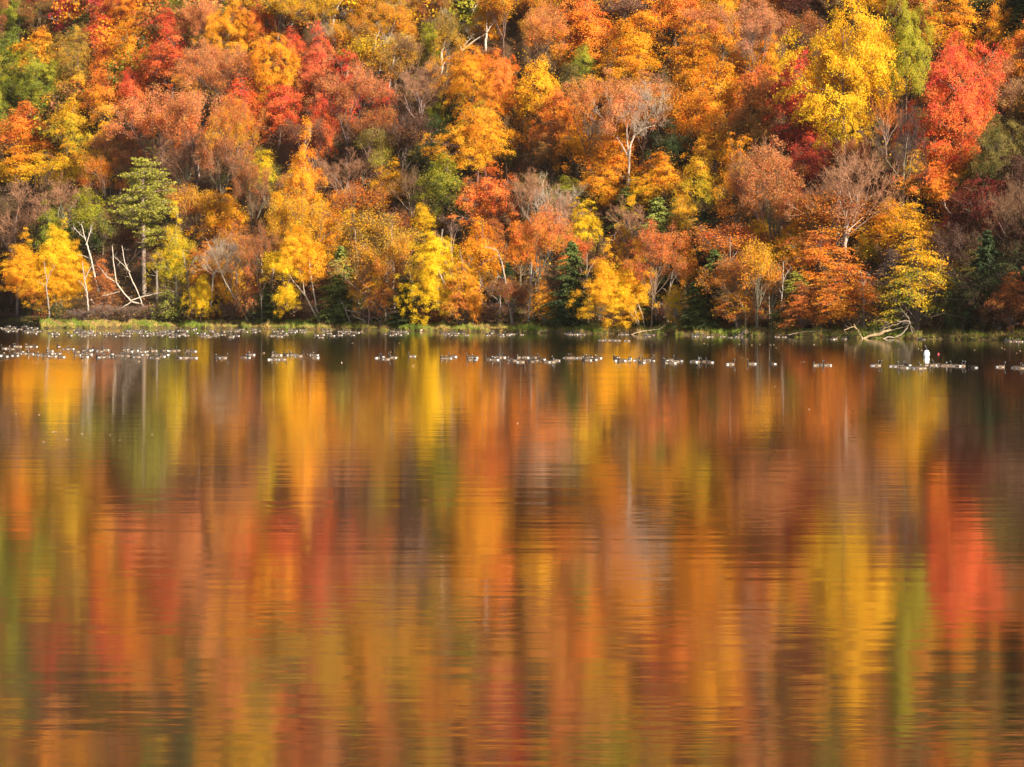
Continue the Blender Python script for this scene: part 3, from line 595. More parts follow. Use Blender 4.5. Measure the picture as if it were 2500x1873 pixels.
# --- the other trees: kind, centre, top, bottom, width, low colour, top colour
SPEC = [
 ('layered', 2385, 600, 730, 120, 'DKG', 'OL'), ('layered', 2440, 640, 800, 130, 'DB', 'DKG'), ('layered', 2350, 690, 806, 110, 'DKG', 'DB'), ('maple', 2470, 400, 560, 120, 'DB', 'DB'), ('hemlock', 2410, 560, 800, 110, 'HD', 'HD'), ('maple', 2390, 480, 620, 110, 'DKG', 'DR'),  # far-right trees: dark leaf colours stand in for the shade there
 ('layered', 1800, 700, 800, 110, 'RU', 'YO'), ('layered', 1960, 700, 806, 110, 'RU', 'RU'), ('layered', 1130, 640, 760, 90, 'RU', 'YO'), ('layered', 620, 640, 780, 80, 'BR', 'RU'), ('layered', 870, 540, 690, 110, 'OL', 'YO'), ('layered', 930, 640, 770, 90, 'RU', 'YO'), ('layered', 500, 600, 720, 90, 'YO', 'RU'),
 ('maple', 8, -50, 75, 100, 'G', 'YG'), ('airy', 95, -30, 75, 95, 'OL', 'RU'), ('maple', 240, 45, 122, 110, 'R', 'R'), ('maple', 325, -50, 60, 120, 'O', 'OR'),
 ('maple', 372, -5, 55, 46, 'CR', 'CR'), ('maple', 335, 42, 112, 84, 'YO', 'O'), ('maple', 405, 35, 118, 96, 'RU', 'R'), ('maple', 418, -50, 36, 92, 'OL', 'YG'),
 ('airy', 480, 0, 135, 95, 'RU', 'PO'), ('maple', 556, 28, 145, 118, 'YO', 'O'), ('maple', 628, 15, 105, 84, 'O', 'R'), ('maple', 36, 85, 180, 110, 'G', 'G'),
 ('maple', 92, 78, 165, 84, 'YG', 'O'), ('maple', 95, 150, 270, 140, 'G', 'YG'), ('maple', 190, 150, 250, 110, 'OL', 'OL'), ('maple', 178, 80, 200, 110, 'OL', 'OL'),
 ('hemlock', 14, 185, 295, 84, 'HG', 'HG'), ('hemlock', 158, 208, 285, 60, 'HD', 'HG'), ('hemlock', 240, 245, 320, 48, 'HD', 'HG'), ('hemlock', 288, 268, 335, 62, 'HD', 'HG'),
 ('maple', 262, 112, 205, 96, 'O', 'OR'), ('maple', 325, 84, 185, 115, 'YO', 'O'), ('maple', 420, 100, 205, 145, 'OR', 'R'), ('maple', 260, 190, 290, 108, 'YO', 'OR'),
 ('maple', 318, 178, 262, 78, 'R', 'R'), ('maple', 375, 148, 215, 90, 'O', 'R'), ('maple', 470, 175, 232, 80, 'YO', 'O'), ('airy', 562, 122, 262, 155, 'RU', 'PO'),
 ('airy', 500, 110, 240, 120, 'OR', 'PO'), ('maple', 588, 212, 325, 130, 'O', 'R'), ('maple', 680, 222, 325, 120, 'OR', 'R'), ('maple', 66, 372, 458, 150, 'Y', 'O'), ('maple', 165, 372, 455, 130, 'Y', 'YO'),
 ('maple', 175, 258, 355, 96, 'YG', 'YO'), ('airy', 375, 225, 405, 180, 'OR', 'PO'), ('airy', 480, 220, 405, 150, 'OR', 'PO'), ('bare', 452, 335, 470, 115, 'PK', 'PK'),
 ('airy', 290, 305, 425, 110, 'BR', 'RU'), ('airy', 575, 250, 425, 130, 'YO', 'RU'), ('airy', 540, 330, 470, 120, 'PK', 'RU'),
 ('bare', 42, 440, 690, 150, 'PK', 'GB'), ('bare', 150, 425, 570, 140, 'PK', 'PK'), ('airy', 30, 470, 640, 130, 'OL', 'GB'), ('airy', 262, 395, 490, 100, 'RU', 'O'),
 ('maple', 220, 478, 592, 124, 'DKG', 'YG'), ('maple', 130, 532, 630, 84, 'G', 'YG'), ('airy', 620, 400, 540, 100, 'GB', 'RU'), ('maple', 545, 500, 595, 124, 'YO', 'YO'),
 ('airy', 570, 560, 700, 110, 'YO', 'RU'), ('airy', 480, 460, 560, 110, 'RU', 'YO'), ('maple', 578, 628, 735, 60, 'YO', 'YO'),
 ('maple', 645, 378, 460, 90, 'YG', 'Y'), ('airy', 735, 480, 640, 160, 'YO', 'YO'), ('maple', 800, 528, 632, 84, 'YO', 'O'), ('airy', 700, 585, 700, 110, 'O', 'YO'), ('airy', 640, 560, 730, 90, 'RU', 'BR'),
 ('birch', 888, 655, 745, 58, 'YO', 'YO'), ('airy', 945, 520, 650, 130, 'OL', 'YO'), ('bare', 1010, 408, 545, 110, 'GB', 'GB'), ('airy', 858, 455, 575, 140, 'RU', 'RU'),
 ('maple', 965, 415, 490, 96, 'YO', 'YO'), ('maple', 1085, 398, 520, 120, 'DKG', 'YG'), ('maple', 1036, 505, 570, 64, 'YO', 'Y'), ('airy', 900, 600, 740, 130, 'BR', 'YO'), ('airy', 985, 590, 720, 100, 'RU', 'YO'),
 ('maple', 1155, 690, 770, 54, 'YO', 'YO'), ('airy', 1120, 680, 770, 60, 'BR', 'YO'),
 ('airy', 690, -30, 70, 110, 'YO', 'Y'), ('airy', 780, -40, 80, 120, 'YO', 'Y'), ('airy', 840, 60, 160, 90, 'YO', 'YO'), ('airy', 890, -20, 80, 110, 'YO', 'YO'), ('airy', 950, 10, 130, 130, 'YO', 'YO'), ('airy', 900, 90, 190, 110, 'YO', 'Y'),
 ('maple', 660, 98, 245, 130, 'YO', 'O'), ('maple', 712, 78, 152, 70, 'R', 'R'), ('maple', 768, 138, 225, 84, 'PO', 'R'), ('airy', 620, -30, 50, 90, 'YO', 'YO'), ('maple', 938, 212, 262, 52, 'R', 'R'),
 ('airy', 990, 90, 200, 100, 'YO', 'GB'), ('maple', 1152, 128, 262, 150, 'YO', 'O'), ('maple', 1225, 150, 300, 115, 'O', 'OR'), ('maple', 1115, 215, 290, 84, 'DKG', 'DKG'), ('maple', 1065, 262, 325, 62, 'G', 'YG'),
 ('maple', 1070, 330, 445, 90, 'DKG', 'DKG'), ('airy', 928, 328, 440, 110, 'YG', 'OL'), ('bare', 845, 365, 480, 110, 'PK', 'GB'), ('airy', 760, 300, 400, 110, 'DR', 'BR'), ('airy', 985, 280, 400, 120, 'BR', 'DB'),
 ('airy', 900, 270, 370, 110, 'BR', 'RU'), ('hemlock', 1140, -30, 90, 90, 'HG', 'PG'), ('maple', 1185, 22, 95, 58, 'YO', 'YO'), ('maple', 1045, 66, 150, 66, 'YG', 'YG'), ('airy', 1090, 40, 150, 90, 'YO', 'OL'), ('airy', 1060, -40, 70, 90, 'RU', 'OL'), ('airy', 1230, -30, 80, 100, 'YO', 'YO'),
 ('airy', 1310, 22, 165, 135, 'PO', 'PO'), ('maple', 1435, 12, 145, 155, 'O', 'OR'), ('maple', 1395, 100, 178, 96, 'YO', 'YO'), ('maple', 1425, 120, 195, 62, 'G', 'YG'), ('airy', 1522, -5, 75, 130, 'PK', 'PK'), ('airy', 1330, -50, 40, 120, 'YO', 'YO'), ('maple', 1440, -70, 20, 90, 'G', 'OL'),
 ('maple', 1552, 48, 155, 135, 'O', 'O'), ('maple', 1530, 130, 205, 145, 'YO', 'O'), ('maple', 1648, -35, 78, 145, 'O', 'OR'), ('maple', 1765, -20, 110, 96, 'YO', 'YO'), ('airy', 1700, 28, 120, 140, 'RU', 'PO'),
 ('maple', 1745, 175, 300, 155, 'YO', 'O'), ('maple', 1705, 222, 350, 140, 'O', 'O'), ('maple', 1318, 160, 290, 115, 'YO', 'YO'), ('maple', 1372, 232, 330, 115, 'O', 'OR'), ('airy', 1440, 190, 345, 130, 'PO', 'PO'), ('airy', 1565, 190, 330, 150, 'YO', 'PO'),
 ('maple', 1490, 345, 440, 140, 'O', 'O'), ('maple', 1480, 425, 500, 115, 'YO', 'O'), ('maple', 1612, 388, 480, 120, 'YO', 'O'), ('maple', 1560, 440, 500, 90, 'Y', 'YO'), ('maple', 1350, 320, 415, 110, 'DKG', 'RU'), ('maple', 1640, 330, 430, 100, 'DKG', 'DKG'),
 ('maple', 1385, 440, 495, 96, 'G', 'YG'), ('bare', 1310, 415, 560, 120, 'PK', 'PK'), ('maple', 1712, 400, 500, 105, 'YG', 'YO'), ('maple', 1845, 180, 300, 115, 'RU', 'OR'), ('airy', 1842, 5, 170, 150, 'PK', 'PO'), ('maple', 1792, 132, 200, 66, 'O', 'O'),
 ('maple', 1840, 235, 360, 110, 'OL', 'RU'), ('maple', 2212, 18, 238, 112, 'YG', 'YG'), ('maple', 2320, 28, 140, 150, 'YO', 'O'), ('maple', 2440, 22, 112, 84, 'YO', 'O'), ('hemlock', 2490, 10, 130, 92, 'HD', 'HG'), ('maple', 2420, -60, 40, 150, 'DKG', 'OL'),
 ('maple', 2370, 395, 470, 90, 'OL', 'YO'), ('maple', 2488, 98, 215, 110, 'O', 'OR'), ('airy', 2480, 200, 320, 100, 'YO', 'PK'), ('bare', 2205, 255, 460, 110, 'DP', 'DP'), ('maple', 2440, 300, 480, 140, 'DKG', 'OL'), ('maple', 2130, -30, 40, 120, 'YO', 'YO'), ('maple', 1950, -50, 30, 110, 'DB', 'DR'), ('maple', 2250, -45, 50, 110, 'PO', 'O'), ('maple', 1880, -50, 30, 90, 'YO', 'YO'),
 ('airy', 1885, 360, 570, 130, 'RU', 'PO'), ('airy', 1935, 395, 480, 120, 'DR', 'RU'), ('maple', 2170, 498, 580, 100, 'YO', 'YO'), ('maple', 1930, 552, 650, 90, 'YO', 'YO'), ('maple', 2115, 582, 645, 56, 'YG', 'YO'), ('airy', 2020, 470, 600, 150, 'RU', 'RU'),
 ('maple', 2362, 632, 715, 115, 'DKG', 'YO'), ('maple', 2470, 685, 790, 110, 'DB', 'RU'), ('maple', 2318, 538, 600, 80, 'RU', 'R'), ('maple', 2420, 480, 620, 150, 'DB', 'DR'), ('maple', 2400, 690, 800, 130, 'DB', 'DKG'), ('airy', 2350, 560, 700, 120, 'DB', 'DB'), ('bare', 2470, 430, 640, 130, 'GB', 'GB'), ('maple', 2330, 700, 800, 90, 'DKG', 'DKG'), ('maple', 2480, 560, 690, 110, 'DKG', 'DB'),  # most of these far-right crowns are coloured dark to paint in shade
 ('airy', 1305, 520, 690, 150, 'OR', 'OR'), ('maple', 1270, 560, 660, 84, 'O', 'OR'), ('bare', 1380, 470, 610, 130, 'PK', 'PK'), ('maple', 1425, 515, 590, 76, 'Y', 'Y'), ('airy', 1425, 590, 680, 90, 'RU', 'OR'), ('birch', 1525, 550, 655, 76, 'RU', 'YO'), ('hemlock', 1530, 455, 560, 86, 'HG', 'HG'), ('bare', 1545, 480, 600, 100, 'PK', 'PK'),
 ('airy', 1590, 555, 715, 110, 'RU', 'OR'), ('maple', 1672, 585, 695, 70, 'YO', 'OR'), ('airy', 1800, 545, 650, 150, 'O', 'OR'), ('maple', 1852, 545, 615, 70, 'Y', 'YO'), ('airy', 1800, 630, 760, 130, 'O', 'RU'), ('airy', 1850, 600, 740, 110, 'YO', 'YO'), ('airy', 1810, 430, 570, 150, 'RU', 'RU'), ('bare', 1860, 340, 560, 120, 'PK', 'PK'),
 ('bare', 1885, 640, 800, 80, 'GB', 'GB'), ('airy', 1255, 690, 802, 90, 'BR', 'BR'), ('bare', 1820, 660, 800, 100, 'GB', 'GB'), ('maple', 1660, 500, 585, 80, 'OL', 'YO'), ('hemlock', 1240, 640, 745, 60, 'HD', 'HD'), ('hemlock', 1575, 720, 795, 66, 'HD', 'HG'), ('hemlock', 650, 690, 785, 70, 'HD', 'HG'), ('hemlock', 1790, 720, 796, 60, 'HD', 'HG'),
]
# broad golden birch and the other birches at the bank: stems traced, crowns hung on them
traced('white_birch', 'bright yellow birch leaning left over the bank in the middle, white double stem', 'birch', 'birches leaning over the bank',
       [[(1126, 793, 4.5), (1116, 757, 4), (1104, 730, 3.6), (1084, 690, 3), (1068, 655, 2.2), (1062, 625, 1.2)],
        [(1122, 780, 3.6), (1118, 740, 3.2), (1110, 700, 3), (1100, 662, 2.4), (1086, 640, 1.8)], [(1102, 738, 1.8), (1090, 734, 1.4), (1074, 732, 0.8)]],
       base=(1126, 793), crowns=[('birch', 1058, 578, 700, 108, 'Y', 'Y'), ('birch', 1050, 650, 780, 92, 'Y', 'Y'), ('birch', 1098, 690, 780, 52, 'Y', 'Y')], bark=(.72, .62, .48), seed=3)
traced('white_birch', 'broad golden birch with pale leaning stems at the bank right of centre', 'birch', 'birches leaning over the bank',
       [[(1572, 802, 4), (1550, 780, 3.4), (1530, 750, 3), (1512, 715, 2.2), (1500, 690, 1.2)], [(1560, 790, 3), (1548, 755, 2.6), (1532, 720, 2), (1525, 690, 1.2)], [(1575, 795, 2.6), (1566, 760, 2.2), (1554, 735, 1.6)]],
       base=(1572, 802), crowns=[('birch', 1480, 650, 790, 110, 'YO', 'YO'), ('birch', 1545, 640, 775, 105, 'YO', 'YO'), ('birch', 1510, 700, 794, 110, 'YO', 'Y')], bark=(.62, .5, .38), seed=4)
traced('white_birch', 'white forked birch clump with yellow crowns just left of the olive green hemlock', 'birch', 'birches leaning over the bank',
       [[(785, 788, 4.2), (765, 760, 3.6), (745, 722, 3), (722, 695, 2.4), (704, 670, 1.6)], [(784, 786, 3.8), (772, 750, 3.2), (764, 700, 2.8), (758, 660, 2.2), (757, 625, 1.4)],
        [(745, 722, 2.6), (740, 690, 2.2), (730, 655, 1.4)]],
       base=(785, 788), crowns=[('birch', 684, 612, 700, 76, 'Y', 'Y'), ('birch', 702, 700, 772, 54, 'Y', 'Y'), ('birch', 762, 600, 715, 84, 'O', 'YO'), ('birch', 720, 570, 680, 96, 'YO', 'YO')], bark=(.72, .6, .46), seed=5)
traced('white_birch', 'white upper stem with a fork at its tip below the flame-shaped orange birch', 'birch', 'birches leaning over the bank',
       [[(702, 640, 3), (696, 612, 2.8), (690, 585, 2.4), (688, 520, 1.2)], [(690, 590, 1.8), (678, 570, 1.4), (671, 545, 0.8)], [(695, 598, 1.6), (704, 575, 0.8)]],
       base=(702, 640), crowns=[('birch', 690, 470, 600, 70, 'YO', 'YO')], bark=(.72, .6, .46), seed=6)
traced('white_birch', 'tall white dead birch with a forked top at the left bank', 'birch', 'dead birches at the left bank',
       [[(256, 772, 3.8), (246, 740, 3.6), (236, 690, 3.4), (222, 630, 3), (212, 600, 2.6), (204, 575, 2), (198, 548, 1.4)], [(210, 598, 2), (218, 575, 1.6), (222, 554, 1.2)],
        [(204, 580, 1.3), (192, 568, 0.9), (180, 555, 0.6)], [(216, 630, 1), (202, 624, 0.8), (190, 622, 0.5)]],
       base=(256, 772), bark=(.78, .66, .54), seed=7)
traced('white_birch', 'leaning white birch with a golden crown, its foot by the forked dead birch', 'birch', 'birches leaning over the bank',
       [[(252, 771, 4), (228, 740, 3.6), (204, 705, 3), (180, 665, 2.4), (158, 625, 1.4)], [(246, 768, 3), (222, 735, 2.6), (210, 715, 2)]],
       base=(252, 771), crowns=[('birch', 150, 575, 690, 84, 'Y', 'Y'), ('birch', 185, 630, 745, 80, 'YO', 'YO')], bark=(.74, .6, .48), seed=8)
traced('leaning_birch', 'golden birch bent far to the left over the cove at the left edge', 'birch', 'birches leaning over the bank',
       [[(146, 776, 3.8), (138, 745, 3.2), (125, 700, 2.6), (95, 668, 1.8), (60, 655, 1)], [(156, 774, 3), (148, 735, 2.6), (140, 700, 2)]],
       base=(148, 776), crowns=[('birch', 62, 610, 720, 110, 'YO', 'YO'), ('birch', 120, 600, 735, 100, 'YO', 'Y'), ('birch', 150, 660, 758, 90, 'YO', 'YO'), ('birch', 80, 680, 745, 70, 'RU', 'YO'), ('birch', 40, 650, 720, 60, 'O', 'O')], bark=(.5, .4, .32), seed=9)
traced('broken_birch', 'broken pale birch fallen to the left, with upright limbs, left of the pine trunk', 'birch', 'dead birches at the left bank',
       [[(378, 782, 4), (360, 756, 3.8), (345, 742, 3.4), (320, 737, 3), (296, 708, 2.8), (284, 690, 2.6), (280, 655, 2.2), (274, 602, 1.4)],
        [(346, 740, 2.4), (335, 712, 2.2), (318, 675, 2.2), (304, 640, 1.8), (298, 600, 1.2)], [(318, 664, 1.6), (300, 645, 1.2), (280, 628, 0.8)],
        [(284, 690, 1.8), (262, 676, 1.4), (246, 655, 1)], [(320, 737, 2.2), (300, 750, 1.6), (268, 762, 1.1)], [(318, 735, 2.6), (345, 725, 2.2), (380, 716, 1.7), (426, 712, 1)],
        [(292, 712, 1.4), (270, 718, 1), (246, 724, 0.6)], [(370, 762, 1.5), (368, 748, 1.2)]],
       base=(378, 782), bark=(.68, .56, .44), seed=10)
traced('leaning_tree', 'leaning grey-brown tree with a sparse twiggy crown, left bank below the golden maple', 'tree', 'trees leaning at the left bank',
       [[(608, 786, 3.6), (592, 758, 3.2), (570, 722, 2.8), (552, 690, 2.6), (530, 640, 2.2), (508, 592, 1.2)], [(545, 665, 1.4), (556, 645, 1), (580, 628, 0.7)], [(590, 752, 1.6), (600, 740, 1)]],
       base=(608, 786), crowns=[('bare', 535, 572, 690, 96, 'PK', 'PK')], bark=(.5, .4, .3), seed=11)
traced('leaning_tree', 'long grey trunk leaning left with a bent tip, below the orange maples in the middle', 'tree', 'trees leaning over the middle of the bank',
       [[(1250, 794, 3.6), (1244, 750, 3.4), (1236, 700, 3.2), (1228, 650, 2.8), (1216, 614, 2.4), (1200, 606, 1.6), (1182, 604, 1)], [(1230, 680, 1.3), (1218, 674, 1.2), (1208, 690, 1), (1202, 712, 0.8)], [(1218, 622, 1.1), (1196, 634, 0.8), (1176, 645, 0.5)]],
       base=(1250, 794), bark=(.52, .42, .34), seed=12)
traced('small_birch', 'thin crooked white birch stem with a small golden crown right of the olive hemlock', 'birch', 'birches leaning over the bank',
       [[(914, 787, 2.6), (900, 768, 2.4), (901, 735, 2.2), (896, 705, 1.8), (892, 680, 1)]], base=(914, 787), crowns=[('birch', 886, 656, 742, 56, 'YO', 'YO')], bark=(.7, .58, .48), seed=13)
traced('fallen_branch', 'fallen white branches arching over the bank right of the olive green hemlock', 'branch', 'fallen wood at the bank',
       [[(935, 785, 2), (920, 778, 2), (895, 772, 1.8), (870, 763, 1.4), (842, 757, 1)], [(900, 788, 2.2), (885, 782, 2), (870, 775, 1.6), (858, 768, 1)], [(900, 774, 1.3), (880, 764, 1), (860, 758, 0.7)]],
       base=(915, 788), bark=(.76, .66, .55), seed=14, mat=M_BARK)
traced('snag', 'short broken pale stem leaning at the bank in front of the olive green hemlock', 'tree stump', 'fallen wood at the bank',
       [[(860, 792, 2), (850, 775, 2.4), (842, 755, 2.2), (834, 738, 1.6)], [(838, 748, 1.2), (838, 738, 0.9)]], base=(860, 792), bark=(.6, .48, .38), seed=15, mat=M_BARK)
traced('pale_forked_tree', 'tall pale forked tree with a peach-coloured thin crown in front of the orange maples', 'tree', 'pale trees on the slope',
       [[(1529, 505, 5.2), (1534, 440, 4.8), (1536, 382, 4.6), (1540, 350, 3.4), (1552, 330, 2.6), (1568, 315, 2), (1600, 306, 1)], [(1535, 385, 3.6), (1531, 330, 2.6), (1532, 290, 2), (1525, 258, 1)],
        [(1534, 385, 2.6), (1520, 355, 2), (1505, 335, 1.2)], [(1538, 365, 2.4), (1550, 320, 1.8), (1552, 280, 1.2)], [(1533, 440, 1.6), (1520, 432, 1.2), (1512, 425, 0.7)], [(1535, 440, 1.2), (1555, 436, 0.8)]],
       base=(1529, 505), crowns=[('airy', 1530, 205, 350, 125, 'PO', 'PO'), ('bare', 1585, 200, 345, 110, 'PK', 'PK')], bark=(.6, .48, .38), seed=16)
traced('pale_forked_tree', 'pale double-trunked bare tree left of the tall narrow dark hemlock', 'tree', 'pale trees on the slope',
       [[(1364, 595, 3.6), (1366, 550, 3.4), (1364, 520, 2.6), (1360, 495, 1.4)], [(1356, 590, 2.8), (1346, 560, 2.4), (1338, 520, 1.8), (1322, 470, 1.4), (1328, 440, 0.8)], [(1366, 530, 1.8), (1376, 505, 1.2), (1388, 490, 0.8)]],
       base=(1364, 595), crowns=[('bare', 1345, 425, 560, 130, 'PK', 'PK')], bark=(.62, .5, .4), seed=17)
traced('crooked_maple', 'red-orange maple standing on a crooked pale trunk at the right', 'maple', 'pale trees on the slope',
       [[(2338, 542, 3.4), (2322, 525, 3), (2305, 505, 2.8), (2304, 490, 2.4), (2312, 475, 1.2)], [(2304, 498, 1.8), (2294, 488, 1.2)]],
       base=(2338, 542), crowns=[('maple', 2285, 400, 500, 120, 'O', 'OR')], bark=(.55, .45, .36), seed=18)
traced('thin_tree', 'thin straight pale stem at the bank left of the bushy green hemlock', 'tree', 'thin pale stems at the bank',
       [[(1846, 800, 2.2), (1842, 740, 2), (1836, 680, 1.6), (1832, 640, 1)], [(1843, 750, 1), (1852, 735, .6)]], base=(1846, 800), bark=(.5, .4, .32), seed=19, mat=M_BARK)
traced('thin_tree', 'second thin pale stem at the bank, nearest the bushy green hemlock', 'tree', 'thin pale stems at the bank',
       [[(1878, 800, 2), (1878, 740, 1.8), (1876, 680, 1.6), (1872, 620, 1)]], base=(1878, 800), bark=(.5, .4, .32), seed=20, mat=M_BARK)
# white stems high on the slope: (foot, tip, lean, crown)
UP = [(680, 78, 692, 18), (708, 70, 724, 25), (815, 42, 826, 2), (850, 100, 862, 62), (852, 156, 878, 112), (874, 152, 892, 106), (898, 178, 918, 95), (934, 130, 968, 40), (951, 208, 964, 125), (968, 172, 984, 130),
      (1080, 122, 1096, 66), (1090, 146, 1160, 98), (1186, 98, 1188, 62), (790, 150, 812, 100), (214, 28, 222, -6), (505, 70, 545, 25), (545, 132, 556, 85), (1330, 30, 1340, 5), (948, 60, 985, 10), (1150, 60, 1152, 5)]
for i, (x0, y0, x1, y1) in enumerate(UP):
    xm, ym = (x0 * .45 + x1 * .55), (y0 * .45 + y1 * .55)
    gg = hit(x0, y0 + 14); ex = 3.4 * FPX / gg.y
    st = [[(x0 - (x1 - x0) * .2, y0 + 12 + ex, 3.2), (x0 - (x1 - x0) * .15, y0 + 12, 3), (x0, y0, 2.8), (xm + 2, ym, 2.3), (x1, y1, 1.4), (x1 + (x1 - x0) * .4, y1 - 18, 0.6)], [(xm + 2, ym, 1.6), (xm + 10, ym - 14, 1.1), (xm + 22, ym - 26, 0.6)]]
    if i % 2: st.append([(xm + 1, ym + 4, 1.4), (xm - 8, ym - 12, 1), (xm - 12, ym - 24, 0.5)])
    traced('white_birch', None, 'birch', 'white-stemmed birches high on the slope', st, base=(x0 - (x1 - x0) * .2, y0 + 12 + ex), Y=gg.y - 5, thin=False, back=3.0,
           crowns=[('airy', x1 + 6, y1 - 50, y1 + 12, 66, 'YO', ['YO', 'OL', 'Y'][i % 3])], bark=(.78, .66, .52), seed=40 + i)
    TREES[-1]['kind'] = 'stem'

# slim stems of young trees in the shade behind the bank
for i, (x, yt, dx) in enumerate([(120, 640, -10), (470, 610, -22), (512, 640, 14), (584, 600, -8), (640, 560, -6), (662, 610, 10), (862, 620, 4), (876, 560, -8), (940, 600, 8), (962, 540, -5), (1012, 650, -14), (1144, 610, -20), (1180, 660, -12),
                             (1216, 700, 10), (1292, 640, 8), (1438, 620, -6), (1602, 640, -8), (1630, 660, 12), (1762, 620, -6), (1776, 580, 8), (1905, 640, 8), (2110, 660, -10), (1068, 560, 10), (215, 640, -14)]):
    yb = float(np.interp(x, SHX, SHY)) - R.uniform(20, 30); n_ = 6
    st = [(x + dx * (k / n_) ** 1.3 + R.uniform(-2, 2), yb + (yt - yb) * k / n_, 2.7 - 1.9 * k / n_) for k in range(n_ + 1)]
    mx_ = st[4]
    traced('slim_tree', None, 'tree', 'slim pale stems in the shade behind the bank', [st, [(mx_[0], mx_[1], 1.3), (mx_[0] + 8, mx_[1] - 22, .9), (mx_[0] + 20, mx_[1] - 38, .5)], [(st[3][0], st[3][1], 1.2), (st[3][0] - 9, st[3][1] - 16, .8), (st[3][0] - 22, st[3][1] - 24, .4)]],
           base=(x, yb), bark=R.choice([(.5, .41, .33), (.36, .28, .22), (.6, .5, .4)]), seed=70 + i, thin=False)
    TREES[-1]['kind'] = 'slim'
for sp in SPEC: tree(*sp)

# --- trees that fill the gaps between and behind those, and go on past the edges of the view
def blocked(cx, top, bot, w, base):
    """share of the box that would hide a tree standing farther back"""
    A = 0.0
    for t in TREES:
        if t['kind'] in ('traced', 'stem', 'slim'): continue
        if t['base'] < base - 4:
            ox = min(cx + w / 2, t['cx'] + t['w'] / 2) - max(cx - w / 2, t['cx'] - t['w'] / 2)
            oy = min(bot, t['bot']) - max(top, t['top'])
            if ox > 0 and oy > 0: A += ox * oy
    return A / (w * (bot - top))
HAND = [t for t in TREES if t['kind'] not in ('traced', 'stem', 'slim')]
fill = []
for row, by in enumerate(np.arange(50, 790, 27)):
    for x in np.arange(-160 + (row % 2) * 45, 2680, 74):
        fill.append((x + R.uniform(-28, 28), by + R.uniform(-12, 12)))
nf = 0
for (x, by) in sorted(fill, key=lambda q: q[1]):
    h = R.uniform(115, 185) * (1.0 if x < 1600 else 1.12); w = R.uniform(70, 112)
    top, bot = by - h, by - h * 0.22
    inside = -20 < x < 2520
    if inside and blocked(x, top, bot, w, by) > 0.36: continue
    near = sorted(HAND, key=lambda t: (t['cx'] - x) ** 2 + (t['cy'] - (top + bot) / 2) ** 2)[:4]
    c = R.choice(near)
    if R.random() < .16: low, high = 'DKG', 'OL'; kind = 'maple'
    elif by > 660: kind = R.choice(['airy', 'pole', 'pole', 'layered', 'maple']); low, high = R.choice([('BR', 'RU'), ('DB', 'BR'), ('DB', 'DB'), ('DKG', 'DB'), ('DB', 'DP')])  # low near the bank: dark leaf colours paint in the shaded understorey
    elif R.random() < 0.3: kind = R.choice(['airy', 'airy', 'bare']); low, high = R.choice([('RU', 'PO'), ('BR', 'RU'), ('GB', 'RU'), ('PK', 'PK')])
    else: kind = c['kind'] if c['kind'] in PROTO and c['kind'] != 'pine' else 'maple'; low, high = c['low'], c['high']
    if kind == 'brush': top = by - 60; bot = by
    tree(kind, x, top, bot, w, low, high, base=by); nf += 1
# brush at the foot of the woods
for i in range(64):
    x = -60 + i * 41 + R.uniform(-12, 12); by = 795 if x < 100 else float(np.interp(x, SHX, SHY)) - R.uniform(16, 32); h = R.uniform(22, 50)
    low, high = R.choice([('BR', 'RU'), ('RU', 'RU'), ('DB', 'RU'), ('OL', 'DKG'), ('DB', 'BR')])
    tree(R.choice(['brush', 'brush', 'brush', 'bush']), x, by - h, by, R.uniform(45, 95), low, high, base=by)
print('trees', len(TREES), 'fill', nf)

# --- woods above the frame (the lake mirrors them) and beyond its sides
def undergrowth():
    """saplings, ferns and brush that cover the slope between the trunks"""
    r = np.random.default_rng(15); nc = 3400
    u = r.uniform(-250, 2750, nc); s = 9 + r.uniform(0, 1, nc) ** 1.2 * 125
    Y = shoreY(u) + s; X = (u - 1250) / FPX * Y; Z = terr(X, Y)
    hh = r.uniform(.6, 2.6, nc); k = 26; idx = np.repeat(np.arange(nc), k); n = len(idx)
    C = np.stack([X, Y, Z], 1)[idx] + r.normal(size=(n, 3)) * np.array([.8, .8, 0])
    C[:, 2] += r.uniform(0.05, 1, n) * hh[idx]
    V, F = leaf_quads(C, r.normal(size=(n, 3)) + [0, -.3, .6], .34, r)
    me = mesh_np('undergrowth', V, F, None, M_WOODS)
    pal = np.array([lin(PAL[q]) for q in ('DB', 'BR', 'RU', 'DKG', 'OL', 'YO', 'DR', 'DKG')]); c = pal[r.integers(0, 8, nc)][idx] * r.uniform(.3, .8, (n, 1))
    at = me.color_attributes.new("tint", 'FLOAT_COLOR', 'POINT')
    at.data.foreach_set("color", np.repeat(np.concatenate([c, np.ones((n, 1))], 1), 4, 0).astype(np.float32).ravel())
    tag(add_obj('undergrowth', me), 'brown and green undergrowth covering the slope between the trees', 'undergrowth', kind='stuff')
undergrowth()
